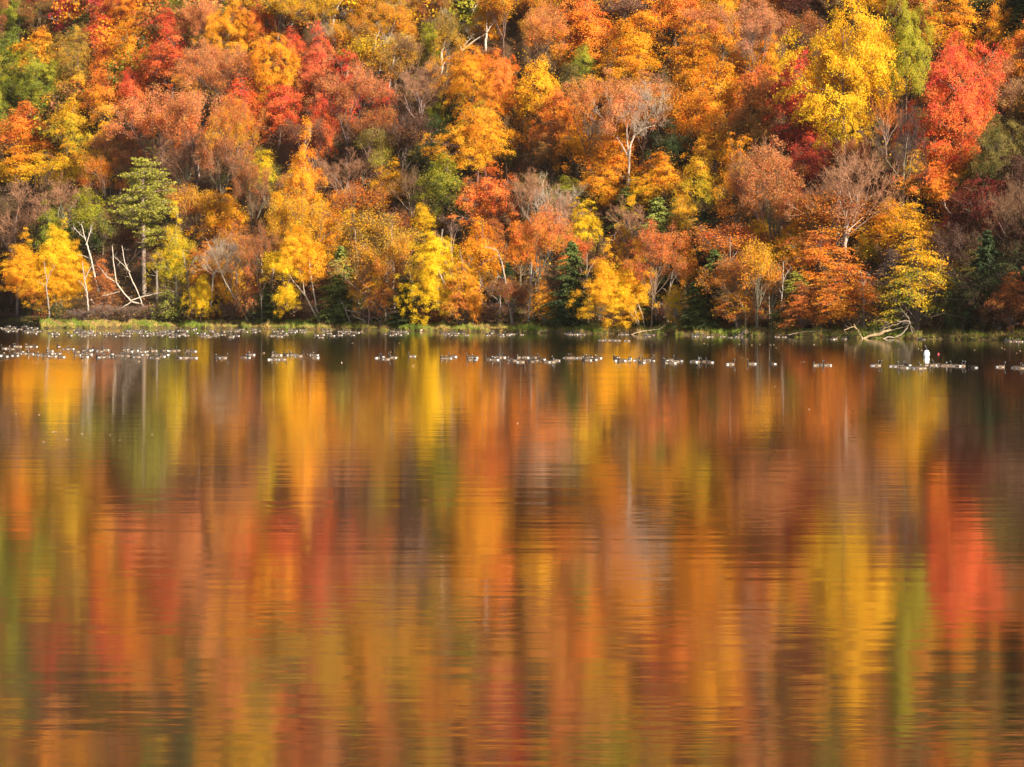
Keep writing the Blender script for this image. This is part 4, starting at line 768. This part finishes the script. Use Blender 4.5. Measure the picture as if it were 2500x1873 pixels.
def far_woods():
    r = np.random.default_rng(5)
    bp = []; Vs = []; Ts = []
    def crown(n):
        d = norm(r.normal(size=(26, 3))); rad = 1 - r.uniform(0, 1, 26) ** 1.5 * .5; c = d * rad[:, None]
        idx = np.repeat(np.arange(26), n // 26); k = len(idx)
        pp = c[idx] + r.normal(size=(k, 3)) * np.array([.17, .17, .09])
        nn = d[idx] * .6 + np.array([0, 0, .5]) + r.normal(size=(k, 3)) * .5
        return pp, nn
    lib = [crown(780) for _ in range(6)]
    cols = ['O', 'OR', 'R', 'YO', 'Y', 'YG', 'RU', 'PO', 'BR', 'OL', 'G', 'O', 'YO', 'RU', 'PO', 'DKG']
    spots = []
    for u in np.arange(-1500, 4200, 95):
        for s in np.arange(118, 520, 12):
            spots.append((u, s))
    for u in list(np.arange(-1500, -220, 110)) + []:
        for s in np.arange(9, 118, 11): spots.append((u, s))
    for u in np.arange(2650, 4200, 75):              # the bank goes on to the right
        for s in np.arange(6, 118, 9): spots.append((u, s))
    for (u, s) in spots:
        if s > 260 and r.random() < .35: continue
        u2 = u + r.uniform(-45, 45) * (.6 if u > 2540 and s < 118 else 1); Y = float(shoreY(u2)) + s + r.uniform(-5, 5); X = (u2 - 1250) / FPX * Y
        z = float(terr(X, Y)); W = r.uniform(6.5, 10.5); H = r.uniform(7, 11)
        if 2540 < u2 < 2900 and s < 60: W *= 1.1; H *= 1.2
        pp, nn = lib[r.integers(0, 6)]
        a = r.uniform(0, 6.28); ca, sa = math.cos(a), math.sin(a); Rm = np.array([[ca, -sa, 0], [sa, ca, 0], [0, 0, 1]])
        sel = slice(0, None) if s < 200 else slice(0, None, 2)
        q = (pp[sel] @ Rm.T) * [W / 2, W / 2, H / 2] + [X, Y, z + H * .72]
        V, F = leaf_quads(q, nn[sel] @ Rm.T, 0.62 if s < 200 else 0.95, r, .75)
        # colour belts follow the slope's stands
        t = math.sin(u2 * .0031 + 1.0) + math.sin(u2 * .0087 + s * .03) * .8 + r.normal() * .8
        ci = int(np.clip((t + 2.4) / 4.8, 0, .999) * len(cols)); c0 = lin(PAL[cols[ci]]); c1 = lin(PAL[cols[r.integers(0, len(cols))]])
        kk = len(q); mixv = (r.uniform(0, 1, (kk, 1)) < 0.22)
        cc = np.where(mixv, np.array(c1), np.array(c0))
        Vs.append(V); Ts.append(np.repeat(cc, 4, 0))
    V = np.concatenate(Vs); F = np.arange(len(V)).reshape(-1, 4)
    me = mesh_np('far_woods', V, F, None, M_WOODS)
    at = me.color_attributes.new("tint", 'FLOAT_COLOR', 'POINT')
    T4 = np.concatenate([np.concatenate(Ts), np.ones((len(V), 1))], 1).astype(np.float32)
    at.data.foreach_set("color", T4.ravel())
    o = add_obj('far_woods', me); tag(o, 'mass of autumn woods going on up the hill above and beside the nearer trees', 'woods', kind='stuff')
    print('far woods tris', len(F) * 2)
far_woods()

# ---------------------------------------------------------------- bank: grass, reeds, logs, stones
def bank_grass():
    r = np.random.default_rng(21); n = 130000
    u = r.uniform(-60, 2700, n); s = r.uniform(0.1, 9, n) ** 1.0
    keep = (u > 84) | (r.uniform(size=n) < 0.2)
    u, s = u[keep], s[keep]
    Y = shoreY(u) + s; X = (u - 1250) / FPX * Y; Z = terr(X, Y)
    cl = np.sin(X * .55) * np.sin(X * .21 + 1.7) + 0.7 * np.sin(X * 1.7 + Y * .9) + r.normal(size=len(u)) * .35
    cl2 = np.clip(np.sin(X * 2.3 + 2) * np.sin(X * .83) + r.normal(size=len(u)) * .3 - .45, 0, 1)
    hgt = np.clip(0.2 + 0.12 * cl + 0.5 * cl2 + 0.10 * r.normal(size=len(u)), .08, 1.0) * np.clip(s / 1.5, .35, 1)
    a = r.uniform(0, 6.28, len(u)); w = r.uniform(.03, .08, len(u))
    d = np.stack([np.cos(a), np.sin(a), 0 * a], 1); lean = r.normal(size=(len(u), 3)) * .12; lean[:, 2] = 0
    b = np.stack([X, Y, Z - .05], 1)
    V = np.stack([b - d * w[:, None], b + d * w[:, None], b + lean + np.stack([0 * a, 0 * a, hgt], 1)], 1).reshape(-1, 3)
    me = mesh_np('bank_grass', V, None, np.arange(len(V)).reshape(-1, 3), M_WOODS)
    green = np.array([.24, .31, .04]); yel = np.array([.55, .45, .08]); tan = np.array([.55, .32, .15]); brn = np.array([.32, .16, .08])
    k = r.uniform(size=len(u)); g = np.clip(cl * .6 + .35, 0, 1)
    c = np.where((k < g)[:, None], green, np.where((r.uniform(size=len(u)) < .45)[:, None], yel, np.where((s < 1.6)[:, None], brn, tan)))
    at = me.color_attributes.new("tint", 'FLOAT_COLOR', 'POINT')
    at.data.foreach_set("color", np.repeat(np.concatenate([c, np.ones((len(u), 1))], 1), 3, 0).astype(np.float32).ravel())
    tag(add_obj('bank_grass', me), 'strip of yellow-green grass and tan reeds along the lake bank', 'grass', kind='stuff')
bank_grass()

M_LOG = bark_material('weathered_wood')
traced('fallen_log', 'thick pale fallen log lying at the right bank, left of the grey root tangle', 'log', 'fallen wood at the bank',
       [[(2104, 822, 3), (2120, 821, 5), (2140, 817, 7), (2158, 809, 6), (2174, 805, 2.4)], [(2106, 820, 2.4), (2094, 806, 1.8), (2084, 798, 1.6), (2060, 806, 1)], [(2090, 802, 1.3), (2084, 792, 0.8)]],
       base=(2135, 824), Y=float(shoreY(2135)) + 0.3, bark=(.66, .48, .28), mat=M_LOG, seed=30)
traced('driftwood_limb', 'grey tangled driftwood limb standing on splayed legs at the right bank', 'driftwood', 'fallen wood at the bank',
       [[(2156, 821, 1.8), (2170, 822, 2.2), (2188, 824, 2.6), (2204, 816, 3), (2214, 803, 3.4), (2220, 792, 3), (2222, 786, 2.2), (2212, 782, 1.6), (2190, 792, 1.3), (2164, 800, 1), (2150, 808, .7)],
        [(2232, 824, 2), (2226, 806, 2.2), (2222, 790, 2.2), (2218, 778, 1.6), (2208, 766, 1), (2200, 757, .6)], [(2212, 782, 1.2), (2200, 785, 1.1), (2190, 783, .7)], [(2222, 788, 1.3), (2232, 790, .7)],
        [(2232, 810, 1.2), (2226, 796, 1)], [(2176, 808, .8), (2190, 803, 1), (2204, 799, .7)]],
       base=(2200, 825), Y=float(shoreY(2200)) + 0.3, bark=(.52, .43, .34), mat=M_LOG, seed=31)
traced('fallen_log', 'thin pale log lying along the grass below the broad golden birch', 'log', 'fallen wood at the bank',
       [[(1535, 814, 1.6), (1560, 811, 2), (1590, 806, 1.8), (1612, 803, 1)]], base=(1575, 815), Y=float(shoreY(1575)) + .5, bark=(.6, .45, .3), mat=M_LOG, seed=32)
traced('fallen_log', 'short tan log at the water edge below the pale double-trunked tree', 'log', 'fallen wood at the bank',
       [[(1306, 812, 1.4), (1322, 809, 2.4), (1338, 808, 2)]], base=(1322, 813), Y=float(shoreY(1322)) + .3, bark=(.6, .42, .26), mat=M_LOG, seed=33)
traced('fallen_branch', 'thin pale branch lying in the grass left of the fallen pale log', 'branch', 'fallen wood at the bank',
       [[(1925, 812, 1), (1960, 810, 1.3), (2000, 808, 1.2), (2030, 806, .8)]], base=(1975, 815), Y=float(shoreY(1975)) + 1.2, bark=(.6, .48, .34), mat=M_LOG, seed=34)
traced('fallen_branch', 'curved brown branch at the left bank, foot under the low evergreen bush', 'branch', 'fallen wood at the bank',
       [[(442, 762, 1.4), (458, 774, 2.2), (474, 782, 2.4), (492, 785, 1.8)]], base=(474, 788), bark=(.42, .28, .17), mat=M_LOG, seed=35)
def stump():
    Y = float(shoreY(1815)) + .5; g = P(1815, 817, Y); g.z = 0.05; mpp = Y / FPX
    root = add_obj('tree_stump', None, None, g); r = np.random.default_rng(9)
    tag(root, 'dark upturned tree stump with tan earth on its right side at the water edge', 'tree stump')
    T = Tubes()
    for (x, z, d, rr) in [(-9, 1, 0, 2.2), (-5, 3, .2, 3.2), (0, 6, 0, 4), (3, 12, .2, 2)]: pass
    T.add(np.array([(-11, 0, 1), (-6, 0.3, 4), (-1, 0, 8), (2, 0.2, 13), (3, .2, 17)]) * mpp, np.array([2, 4, 4.6, 3, .7]) * mpp, 7)
    for k in range(6):
        a = np.array([(0, 0, 6), (r.uniform(-16, 6), r.uniform(-6, 6), r.uniform(-1, 12))]) * mpp
        T.add(wander(a[0], a[1], r, 4, .1), np.array([1.8, 1.2, .8, .4]) * mpp, 4)
    part_obj('roots', T.mesh('stump_roots', M_LOG), root, (0, 0, 0), (1, 1, 1), 0, bark=(.07, .055, .05))
    # earth ball
    n1, n2 = 9, 14; V = []
    for i in range(n1):
        for j in range(n2):
            th = i / (n1 - 1) * math.pi; ph = j / n2 * 2 * math.pi; q = 1 + .2 * r.normal() * (0 < i < n1 - 1)
            V.append((9 + 7 * q * math.sin(th) * math.cos(ph) - 3 * math.cos(th), 5 + 5 * q * math.sin(th) * math.sin(ph), 6 + 7 * q * math.cos(th)))
    F = [(i * n2 + j, i * n2 + (j + 1) % n2, (i + 1) * n2 + (j + 1) % n2, (i + 1) * n2 + j) for i in range(n1 - 1) for j in range(n2)]
    part_obj('earth', mesh_np('stump_earth', np.array(V) * mpp, F, None, simple_mat('dry_earth', (.42, .27, .16), .95, .4, 3)), root, (0, 0, 0), (1, 1, 1), 0)
stump()
def stone():
    r = np.random.default_rng(3); n1, n2 = 8, 12; V = []
    for i in range(n1):
        for j in range(n2):
            th = i / (n1 - 1) * math.pi; ph = j / n2 * 2 * math.pi; q = 1 + .09 * math.sin(j * 2.1 + i) * (0 < i < n1 - 1)
            V.append((.3 * q * math.sin(th) * math.cos(ph), .24 * q * math.sin(th) * math.sin(ph), .17 * q * math.cos(th)))
    F = [(i * n2 + j, i * n2 + (j + 1) % n2, (i + 1) * n2 + (j + 1) % n2, (i + 1) * n2 + j) for i in range(n1 - 1) for j in range(n2)]
    o = add_obj('boulder', mesh_np('boulder', V, F, None, simple_mat('pale_stone', (.55, .42, .28), .9), True), None, P(1029, 806, float(shoreY(1029)) + .1)); o.location.z = .1
    tag(o, 'small pale tan stone at the water edge left of the bright yellow leaning birch', 'stone')
stone()

# ---------------------------------------------------------------- geese
M_GB = simple_mat('goose_brown', (.07, .05, .035), .8, .4, 9); M_GF = simple_mat('goose_flank', (.11, .075, .05), .8, .25, 12)
M_GK = simple_mat('goose_black', (.018, .016, .016), .45, .2); M_GW = simple_mat('goose_white', (.9, .87, .82), .7, .04)
M_GP = simple_mat('goose_breast', (.3, .23, .16), .8, .2, 9)
def goose_mesh(name, pose):
    # spine stations: x, z, half width, half height  (x forward, water at z = 0)
    body = [(-.40, .115, .012, .008), (-.36, .11, .05, .018), (-.29, .10, .095, .05), (-.2, .085, .13, .09), (-.08, .075, .155, .115), (.06, .07, .15, .115), (.17, .075, .125, .105), (.235, .10, .09, .08)]
    neck = {'up': [(.27, .16, .05, .05), (.285, .23, .036, .036), (.29, .31, .031, .031), (.30, .375, .032, .034), (.325, .405, .037, .036), (.36, .405, .033, .03), (.39, .398, .016, .014), (.44, .39, .01, .007)],
            'low': [(.28, .13, .05, .05), (.34, .15, .036, .036), (.40, .165, .032, .032), (.46, .165, .034, .034), (.50, .155, .037, .036), (.54, .14, .03, .03), (.565, .125, .014, .014), (.60, .11, .01, .007)],
            'rest': [(.26, .15, .05, .05), (.262, .2, .04, .04), (.25, .245, .035, .035), (.235, .27, .034, .034), (.20, .28, .037, .036), (.155, .27, .033, .03), (.125, .258, .016, .014), (.085, .245, .01, .007)]}[pose]
    st = body + neck; n = 10; V = []; F = []; mi = []
    C = np.array([(s[0], s[1]) for s in st]); T = np.gradient(C, axis=0); T /= np.linalg.norm(T, axis=1, keepdims=True)
    for k, (x, z, w, h) in enumerate(st):
        nx, nz = -T[k][1], T[k][0]
        if k < 6: nx, nz = 0, 1
        for j in range(n):
            a = 2 * math.pi * j / n
            V.append((x + nx * h * math.sin(a), w * math.cos(a), z + nz * h * math.sin(a)))
    for k in range(len(st) - 1):
        for j in range(n):
            F.append((k * n + j, k * n + (j + 1) % n, (k + 1) * n + (j + 1) % n, (k + 1) * n + j))
            upm = j < n / 2                      # upper half of the ring
            if k < 1: mm = 2
            elif k < 3: mm = 2 if (upm and j <= 4) else 3
            elif k < 7: mm = 0 if j in (1, 2, 3) else 1
            elif k < 10: mm = 2
            elif k == 12: mm = 3 if j in (5, 6, 9, 8) else 2
            else: mm = 2
            if k in (5, 6) and not upm: mm = 4      # pale breast
            if k == 7: mm = 1 if not upm else 2
            mi.append(mm)
    F.append(tuple(range(n))[::-1]); F.append(tuple((len(st) - 1) * n + j for j in range(n))); mi += [2, 2]
    me = bpy.data.meshes.new(name); me.from_pydata(V, [], F); me.update()
    for mt in (M_GB, M_GF, M_GK, M_GW, M_GP): me.materials.append(mt)
    me.polygons.foreach_set('material_index', mi); me.polygons.foreach_set('use_smooth', [True] * len(F)); me.update()
    return me
GO = {p: goose_mesh('goose_' + p, p) for p in ('up', 'low', 'rest')}
MARKS = [(0, 'the left cove'), (145, 'the bent golden birch'), (256, 'the white dead birch'), (350, 'the tall pine'), (432, 'the narrow yellow-green birch'), (600, 'the leaning brown tree'), (740, 'the white birch clump'),
         (832, 'the olive hemlock'), (992, 'the low dark hemlock'), (1090, 'the yellow leaning birch'), (1248, 'the long grey trunk'), (1330, 'the layered orange sapling'), (1396, 'the narrow dark hemlock'), (1510, 'the broad golden birch'),
         (1648, 'the bright yellow sapling'), (1720, 'the pair of hemlocks'), (1815, 'the upturned stump'), (1940, 'the bushy green hemlock'), (2065, 'the rusty beech'), (2135, 'the thick fallen log'), (2205, 'the driftwood limb'), (2262, 'the white buoy'), (2362, 'the dark right bank'), (2480, 'the right edge')]
ORD = ['first', 'second', 'third', 'fourth', 'fifth', 'sixth', 'seventh', 'eighth', 'ninth', 'tenth', 'eleventh', 'twelfth', 'thirteenth', 'fourteenth', 'fifteenth', 'sixteenth', 'seventeenth', 'eighteenth', 'nineteenth', 'twentieth'] + ['%dth' % i for i in range(21, 60)]
def zc(x0, s): return [(x0 + u / 5.267, 780 + v / 5.267) for u, v in s]
NEAR = (zc(0, [(60,375),(100,378),(152,385),(185,345),(235,352),(360,354),(400,350),(455,352),(750,352),(855,384),(915,382),(990,418),(1100,402),(1140,402),(1190,395),(1235,402),(1285,415),(1355,395),(1610,395),(1665,415),(1740,403),(1830,418),(1880,412),(1975,407),(2090,402),(2140,402),
  (30,468),(75,478),(145,468),(210,468),(215,438),(270,422),(310,442),(395,448),(480,458),(520,462),(600,472),(640,412),(640,442),(680,478),(750,442),(790,485),(1000,462),(1090,485),(1090,432),(1140,452),(1260,490),(1310,488),(1380,483),(1440,448),(1450,488),(1530,468),(1560,468),(1630,472),(1765,485),(1870,458),(1980,494),(2010,502),(2080,480),(2135,458)])
 + zc(400, [(30,402),(115,408),(180,403),(320,408),(380,413),(30,452),(200,492),(260,498),(330,488),(380,498),(700,493),(765,498),(1040,493),(1090,493),(1095,457),(1125,457),(1370,518),(1425,518),(1525,518),(1425,458),(1470,463),(1570,458),(1615,458),(1665,461),(1735,475),(1900,463),(1950,463),(1945,495)])
 + zc(800, [(640,498),(700,483),(755,515),(840,494),(1085,478),(1495,504),(1550,504),(1610,484),(1835,493),(1890,493),(1850,523),(1895,523),(2070,518),(2150,523),(2190,493)])
 + zc(1200, [(75,492),(55,518),(135,492),(245,524),(285,534),(375,552),(355,493),(430,493),(545,493),(510,545),(570,533),(655,518),(710,552),(770,552),(830,534),(970,498),(1035,498),(1140,498),(1200,524),(1240,528),(1250,493),(1320,520),(1370,500),(1600,498),(1605,533),(1680,534),(1745,534),(1780,512),(1865,530),(1930,556),(1980,530),(2025,530),(2075,535)])
 + zc(1600, [(130,533),(185,530),(215,565),(160,560),(265,545),(320,535),(500,545),(545,548),(640,545),(700,555),(965,580),(1240,575),(1510,575),(2060,594),(2120,590),(2210,592)])
 + zc(2080, [(290,595),(320,597),(535,605),(605,608),(665,625),(720,590),(800,628),(850,634),(905,630),(970,594),(1040,594),(1095,590),(1185,598),(1250,598),(1320,598),(1360,603),(1415,603),(1570,622),(1910,615),(2110,625),(2165,630)]))
FIVE = zc(1200, [(1415, 272), (1497, 270), (1580, 271), (1625, 274), (1745, 277)])
gr = np.random.default_rng(77)
def place_goose(px, py, pose, ang, label, group, sc=1.0):
    sc *= 0.94
    g = water_pt(px, py); g.z = -0.035
    o = add_obj('canada_goose', GO[pose]); o.location = g; o.rotation_euler = (0, 0, ang); o.scale = (sc,) * 3
    tag(o, label, 'goose', group); return o
def face(ang):
    a = math.degrees(ang) % 360
    if a < 50 or a > 310: return 'facing right'
    if 130 < a < 230: return 'facing left'
    return 'seen from behind' if a <= 130 else 'facing the camera'
def mark(px): return min(MARKS, key=lambda q: abs(q[0] - px))
groups = {}
for (px, py) in sorted(NEAR):
    pose = gr.choice(['up', 'up', 'up', 'low', 'rest'], p=[.3, .15, .1, .2, .25]); q = gr.uniform()
    ang = gr.normal(math.pi, .4) if q < .5 else (gr.normal(0, .4) if q < .88 else gr.uniform(0.9, 2.2))
    groups.setdefault(mark(px)[1], []).append((px, py, str(pose), float(ang)))
PW = {'up': 'neck up', 'low': 'neck low', 'rest': 'head tucked'}
FW = {'facing right': 'right-facing', 'facing left': 'left-facing', 'seen from behind': 'rear-turned', 'facing the camera': 'forward-facing'}
for mk, L_ in groups.items():
    for i, (px, py, pose, ang) in enumerate(sorted(L_)):
        place_goose(px, py, pose, ang, '%s goose, %s, %s from left, near row below %s' % (FW[face(ang)], PW[pose], ORD[i], mk), 'canada geese in the near row', gr.uniform(.98, 1.12))
for i, (px, py) in enumerate(FIVE):
    place_goose(px, py, 'up', gr.normal(0, .15), 'far goose facing right, %s of five in a line under the broad golden birch' % ORD[i], 'five geese in a line under the golden birch', 1.1)
# far flock in bands along the bank: (x range, y above the water line edge, how many)
BANDS = [((0, 88), (796, 816), 34), ((90, 420), (807, 813), 44), ((120, 420), (812, 822), 56), ((420, 620), (804, 812), 26), ((420, 620), (812, 824), 30), ((620, 830), (806, 812), 22), ((620, 830), (813, 826), 16),
         ((830, 1070), (809, 820), 22), ((1070, 1240), (812, 822), 22), ((1240, 1560), (815, 818), 18), ((1560, 1700), (818, 822), 14), ((1700, 1980), (821, 825), 13), ((2000, 2260), (828, 830), 7), ((2400, 2500), (832, 835), 7)]
far = []
for (xa, xb), (ya, yb), k in BANDS:
    c = gr.uniform(xa, xb, max(2, k // 4))
    for i in range(k):
        px = float(np.clip(gr.choice(c) + gr.normal(0, 11), xa, xb)); py = max(float(gr.uniform(ya, yb)), float(np.interp(px, SHX, SHY)) + 1.2); far.append((py, px))
far.sort(reverse=True)
room = 300 - len(NEAR) - len(FIVE)
fg = {}
for py, px in far[:room]:
    a = gr.normal(math.pi, .5) if gr.uniform() < .5 else gr.normal(0, .5)
    fg.setdefault(mark(px)[1], []).append((px, py, str(gr.choice(['low', 'rest', 'up'])), float(a)))
for mk, L_ in fg.items():
    for px, py, pose, ang in L_:
        place_goose(px, py, pose, ang, 'small far-off %s goose, %s, in the flock beneath %s' % (FW[face(ang)], PW[pose], mk), 'far geese beneath ' + mk, gr.uniform(.9, 1.15))
V, F, MI, n0 = [], [], [], 0
for py, px in far[room:]:
    me = GO[str(gr.choice(['low', 'rest', 'up']))]; nv = len(me.vertices); v = np.zeros(nv * 3); me.vertices.foreach_get('co', v); v = v.reshape(-1, 3)
    a = gr.choice([0, math.pi]) + gr.normal(0, .5); g = water_pt(px, py); c, s = math.cos(a), math.sin(a)
    V.append(np.stack([v[:, 0] * c - v[:, 1] * s + g.x, v[:, 0] * s + v[:, 1] * c + g.y, v[:, 2] - .035], 1))
    for p in me.polygons: F.append([i + n0 for i in p.vertices]); MI.append(p.material_index)
    n0 += nv
me = bpy.data.meshes.new('goose_flock'); me.from_pydata(np.concatenate(V).tolist(), [], F); me.update()
for mt in (M_GB, M_GF, M_GK, M_GW, M_GP): me.materials.append(mt)
me.polygons.foreach_set('material_index', MI)
tag(add_obj('goose_flock', me), 'farthest geese of the flock, tiny white and dark dots close to the grassy bank', 'geese', kind='stuff')

# ---------------------------------------------------------------- white buoy, red float, floating leaves
def lathe(prof, n=20):
    V = []; F = []
    for (r_, z) in prof:
        for j in range(n): V.append((r_ * math.cos(2 * math.pi * j / n), r_ * math.sin(2 * math.pi * j / n), z))
    for k in range(len(prof) - 1):
        for j in range(n): F.append((k * n + j, k * n + (j + 1) % n, (k + 1) * n + (j + 1) % n, (k + 1) * n + j))
    return V, F
g = water_pt(2262, 872); mpp = g.y / FPX
buoy = add_obj('marker_buoy', None, None, g); tag(buoy, 'white lozenge-shaped buoy with a slanted dark top, behind the right end of the geese', 'buoy')
V, F = lathe([(.01, -.25), (.16, -.18), (.19, -.02), (.215, .08), (.255, .20), (.258, .26), (.23, .36), (.19, .47), (.15, .53), (.08, .56), (.01, .565)])
add_obj('float', mesh_np('buoy_float', V, F, None, simple_mat('white_plastic', (.86, .85, .84), .4, .02), True), buoy)
T = Tubes(); T.add([(.05, 0, .54), (.01, 0, .62), (-.05, 0, .74), (-.085, 0, .86), (-.09, 0, .88)], [.10, .085, .07, .065, .02], 9)
add_obj('cap', T.mesh('buoy_cap', simple_mat('black_rubber', (.025, .018, .02), .6)), buoy)
T = Tubes(); T.add([(-.13, 0, .89), (-.08, 0, .885), (-.03, 0, .86)], [.012, .022, .012], 6)
add_obj('ring', T.mesh('buoy_ring', simple_mat('pale_rope', (.6, .5, .4))), buoy)
g = water_pt(2291, 865)
V, F = lathe([(.005, -.07), (.06, -.05), (.085, 0), (.08, .05), (.045, .09), (.02, .10), (.018, .13), (.004, .13)])
tag(add_obj('net_float', mesh_np('net_float', V, F, None, simple_mat('red_plastic', (.62, .06, .07), .45, .1), True), None, g), 'small round red float just right of the white buoy', 'float')
def leaf_mesh():
    V = [(0, -.06, 0), (.045, -.01, .012), (.06, .04, .03), (.012, .05, .008), (0, .085, .02), (-.015, .05, .008), (-.06, .035, .028), (-.04, -.01, .014), (0, 0, -.004)]
    F = [(8, i, i + 1) for i in range(7)] + [(8, 7, 0)]
    me = bpy.data.meshes.new('floating_leaf'); me.from_pydata(V, [], F); me.materials.append(simple_mat('fallen_leaf', (.5, .34, .2), .6)); return me
lm = leaf_mesh()
LF = [(40, 1011), (95, 1013), (130, 1055), (136, 1056), (140, 1072), (108, 1080), (165, 1074), (178, 1040), (200, 1060), (222, 1061), (268, 1062), (293, 1075), (372, 1062), (495, 1060), (1262, 1020), (1264, 1034), (846, 832), (860, 838), (835, 886), (1009, 894), (975, 838), (1118, 855), (955, 860), (1293, 837), (1290, 836),
      (1719, 839), (1727, 841), (1738, 843), (1744, 840), (1779, 845), (1805, 841), (1835, 843), (1855, 841), (1882, 843), (1889, 842), (1895, 850), (1988, 842), (1994, 843), (1812, 875), (1955, 885), (1962, 884), (2190, 837), (2194, 854), (2242, 852), (2250, 856), (2329, 847), (2379, 855), (2446, 850), (2452, 853), (2490, 857), (2483, 863), (2402, 903), (90, 886), (385, 892), (340, 883), (640, 865), (645, 862), (540, 882), (1395, 912), (1975, 1000), (1892, 944)]
for i, (px, py) in enumerate(LF):
    o = add_obj('floating_leaf', lm, None, water_pt(px, py)); o.location.z = .006; o.rotation_euler = (R.uniform(-.2, .2), R.uniform(-.2, .2), R.uniform(0, 6.28)); k = (1.4 if py < 900 else .7) * R.uniform(.8, 1.2); o.scale = (k, k, k * 1.4)
    near = mark(px)[1]; tag(o, 'pale dead leaf floating on the open water %s' % ('in line with ' + near), 'leaf', 'floating leaves in line with ' + near)

# ---------------------------------------------------------------- words for every tree
LM = [t for t in TREES if t['label']]
short = {}
for t in LM:
    s = t['label'].split(',')[0]
    for cut in (' at the', ' on the', ' near the', ' in the', ' high ', ' left of', ' right of', ' just ', ' below', ' above', ' between', ' behind', ' with ', ' leaning', ' hanging', ' that ', ' over ', ' lying', ' standing', ' fallen', ' bent', ' arching'):
        if cut in s and s.index(cut) > 12: s = s[:s.index(cut)]
    t['short'] = s
cntS = {}
for t in LM: cntS[t['short']] = cntS.get(t['short'], 0) + 1
LM = [t for t in LM if cntS[t['short']] == 1]
used = set(t['label'] for t in TREES if t['label'])
def size_word(t):
    h = t['base'] - t['top']
    return 'large' if h > 210 else ('small' if h < 95 else ('medium' if h < 150 else 'tall'))
def rel(t, q):
    dx, dy = t['cx'] - q['cx'], t['cy'] - q['cy']
    far = 'well ' if math.hypot(dx, dy) > 260 else ('just ' if math.hypot(dx, dy) < 90 else '')
    v = '' if abs(dy) < 35 else ('above' if dy < 0 else 'below'); h = '' if abs(dx) < 30 else ('left' if dx < 0 else 'right')
    if v and h: return far + ('up and ' if v == 'above' else 'down and ') + h + ' from the'
    if v: return far + v + ' the'
    return far + (h or 'right') + ' of the'
for t in TREES:
    o = t['o']
    if t['label']:
        if not t.get('done'): tag(o, t['label'], t['cat'], GROUPW[t['kind']])
        continue
    if t['kind'] == 'stem':
        desc, cat, grp = 'white-stemmed birch', 'birch', 'white-stemmed birches high on the slope'
    elif t['kind'] == 'slim':
        desc, cat, grp = 'slim pale-stemmed tree', 'tree', 'slim pale stems in the shade behind the bank'
    else:
        kw, cat, _ = KWORD[t['kind']]; grp = GROUPW[t['kind']]
        a, b = WORD[t['low']], WORD[t['high']]
        tone = a if (a == b or t['kind'] in ('bare', 'hemlock')) else (b + ' and ' + a)
        desc = size_word(t) + ' ' + tone + ' ' + kw
    order = sorted(LM, key=lambda q: math.hypot(q['cx'] - t['cx'], q['cy'] - t['cy']))
    lab = None
    for q in order[:9]:
        c = '%s %s %s' % (desc, rel(t, q), q['short'])
        if c not in used and len(c.split()) <= 16: lab = c; break
    if lab is None:
        zone = 'top edge' if t['cy'] < 30 else ('upper slope' if t['cy'] < 220 else ('middle slope' if t['cy'] < 430 else ('lower slope' if t['cy'] < 620 else 'bank')))
        c = '%s on the %s, in line with %s' % (desc, zone, mark(t['cx'])[1])
        if c not in used: lab = c
    if lab is None:
        for q in order[:14]:
            for q2 in order[:16]:
                if q2 is q: continue
                c = '%s %s %s, %s %s' % (' '.join(desc.split()[-3:]), rel(t, q), q['short'], rel(t, q2), q2['short'])
                if c not in used and len(c.split()) <= 16: lab = c; break
            if lab: break
    if lab is None: lab = next((c for c in ('%s, %s, %s of %s' % (' '.join(desc.split()[-5:]), zone, 'left' if t['cx'] < mk_[0] else 'right', mk_[1]) for mk_ in sorted(MARKS, key=lambda q: abs(q[0] - t['cx']))[:4]) if c not in used and len(c.split()) <= 16), ' '.join(desc.split()[-5:]) + ' on the ' + zone); grp = grp if lab not in used else lab
    while len(lab.split()) > 16:
        lab = lab.split(' ', 1)[1]
        if lab.startswith('and '): lab = lab[4:]
    used.add(lab); tag(o, lab, cat, grp)
print('objects', len(bpy.data.objects), 'tris', sum(sum(len(p.vertices) - 2 for p in me_.polygons) if len(me_.polygons) < 5000 else len(me_.polygons) * 2 for me_ in bpy.data.meshes))

# ---------------------------------------------------------------- the autumn air over the lake
def haze():
    x0, x1, y0, y1, z0, z1 = -1300, 1300, -40, 1150, -6, 420
    V = [(x, y, z) for z in (z0, z1) for y in (y0, y1) for x in (x0, x1)]
    F = [(0, 2, 3, 1), (4, 5, 7, 6), (0, 1, 5, 4), (2, 6, 7, 3), (0, 4, 6, 2), (1, 3, 7, 5)]
    me = bpy.data.meshes.new('haze'); me.from_pydata(V, [], F)
    m, nt, out = new_mat('haze_air')
    pv = N(nt, "ShaderNodeVolumePrincipled", inp={'Density': 0.00004, 'Color': (1.0, .88, .8, 1), 'Anisotropy': 0.2})
    nt.links.new(pv.outputs[0], out.inputs['Volume']); me.materials.append(m)
    tag(add_obj('haze', me), kind='stuff')
haze()
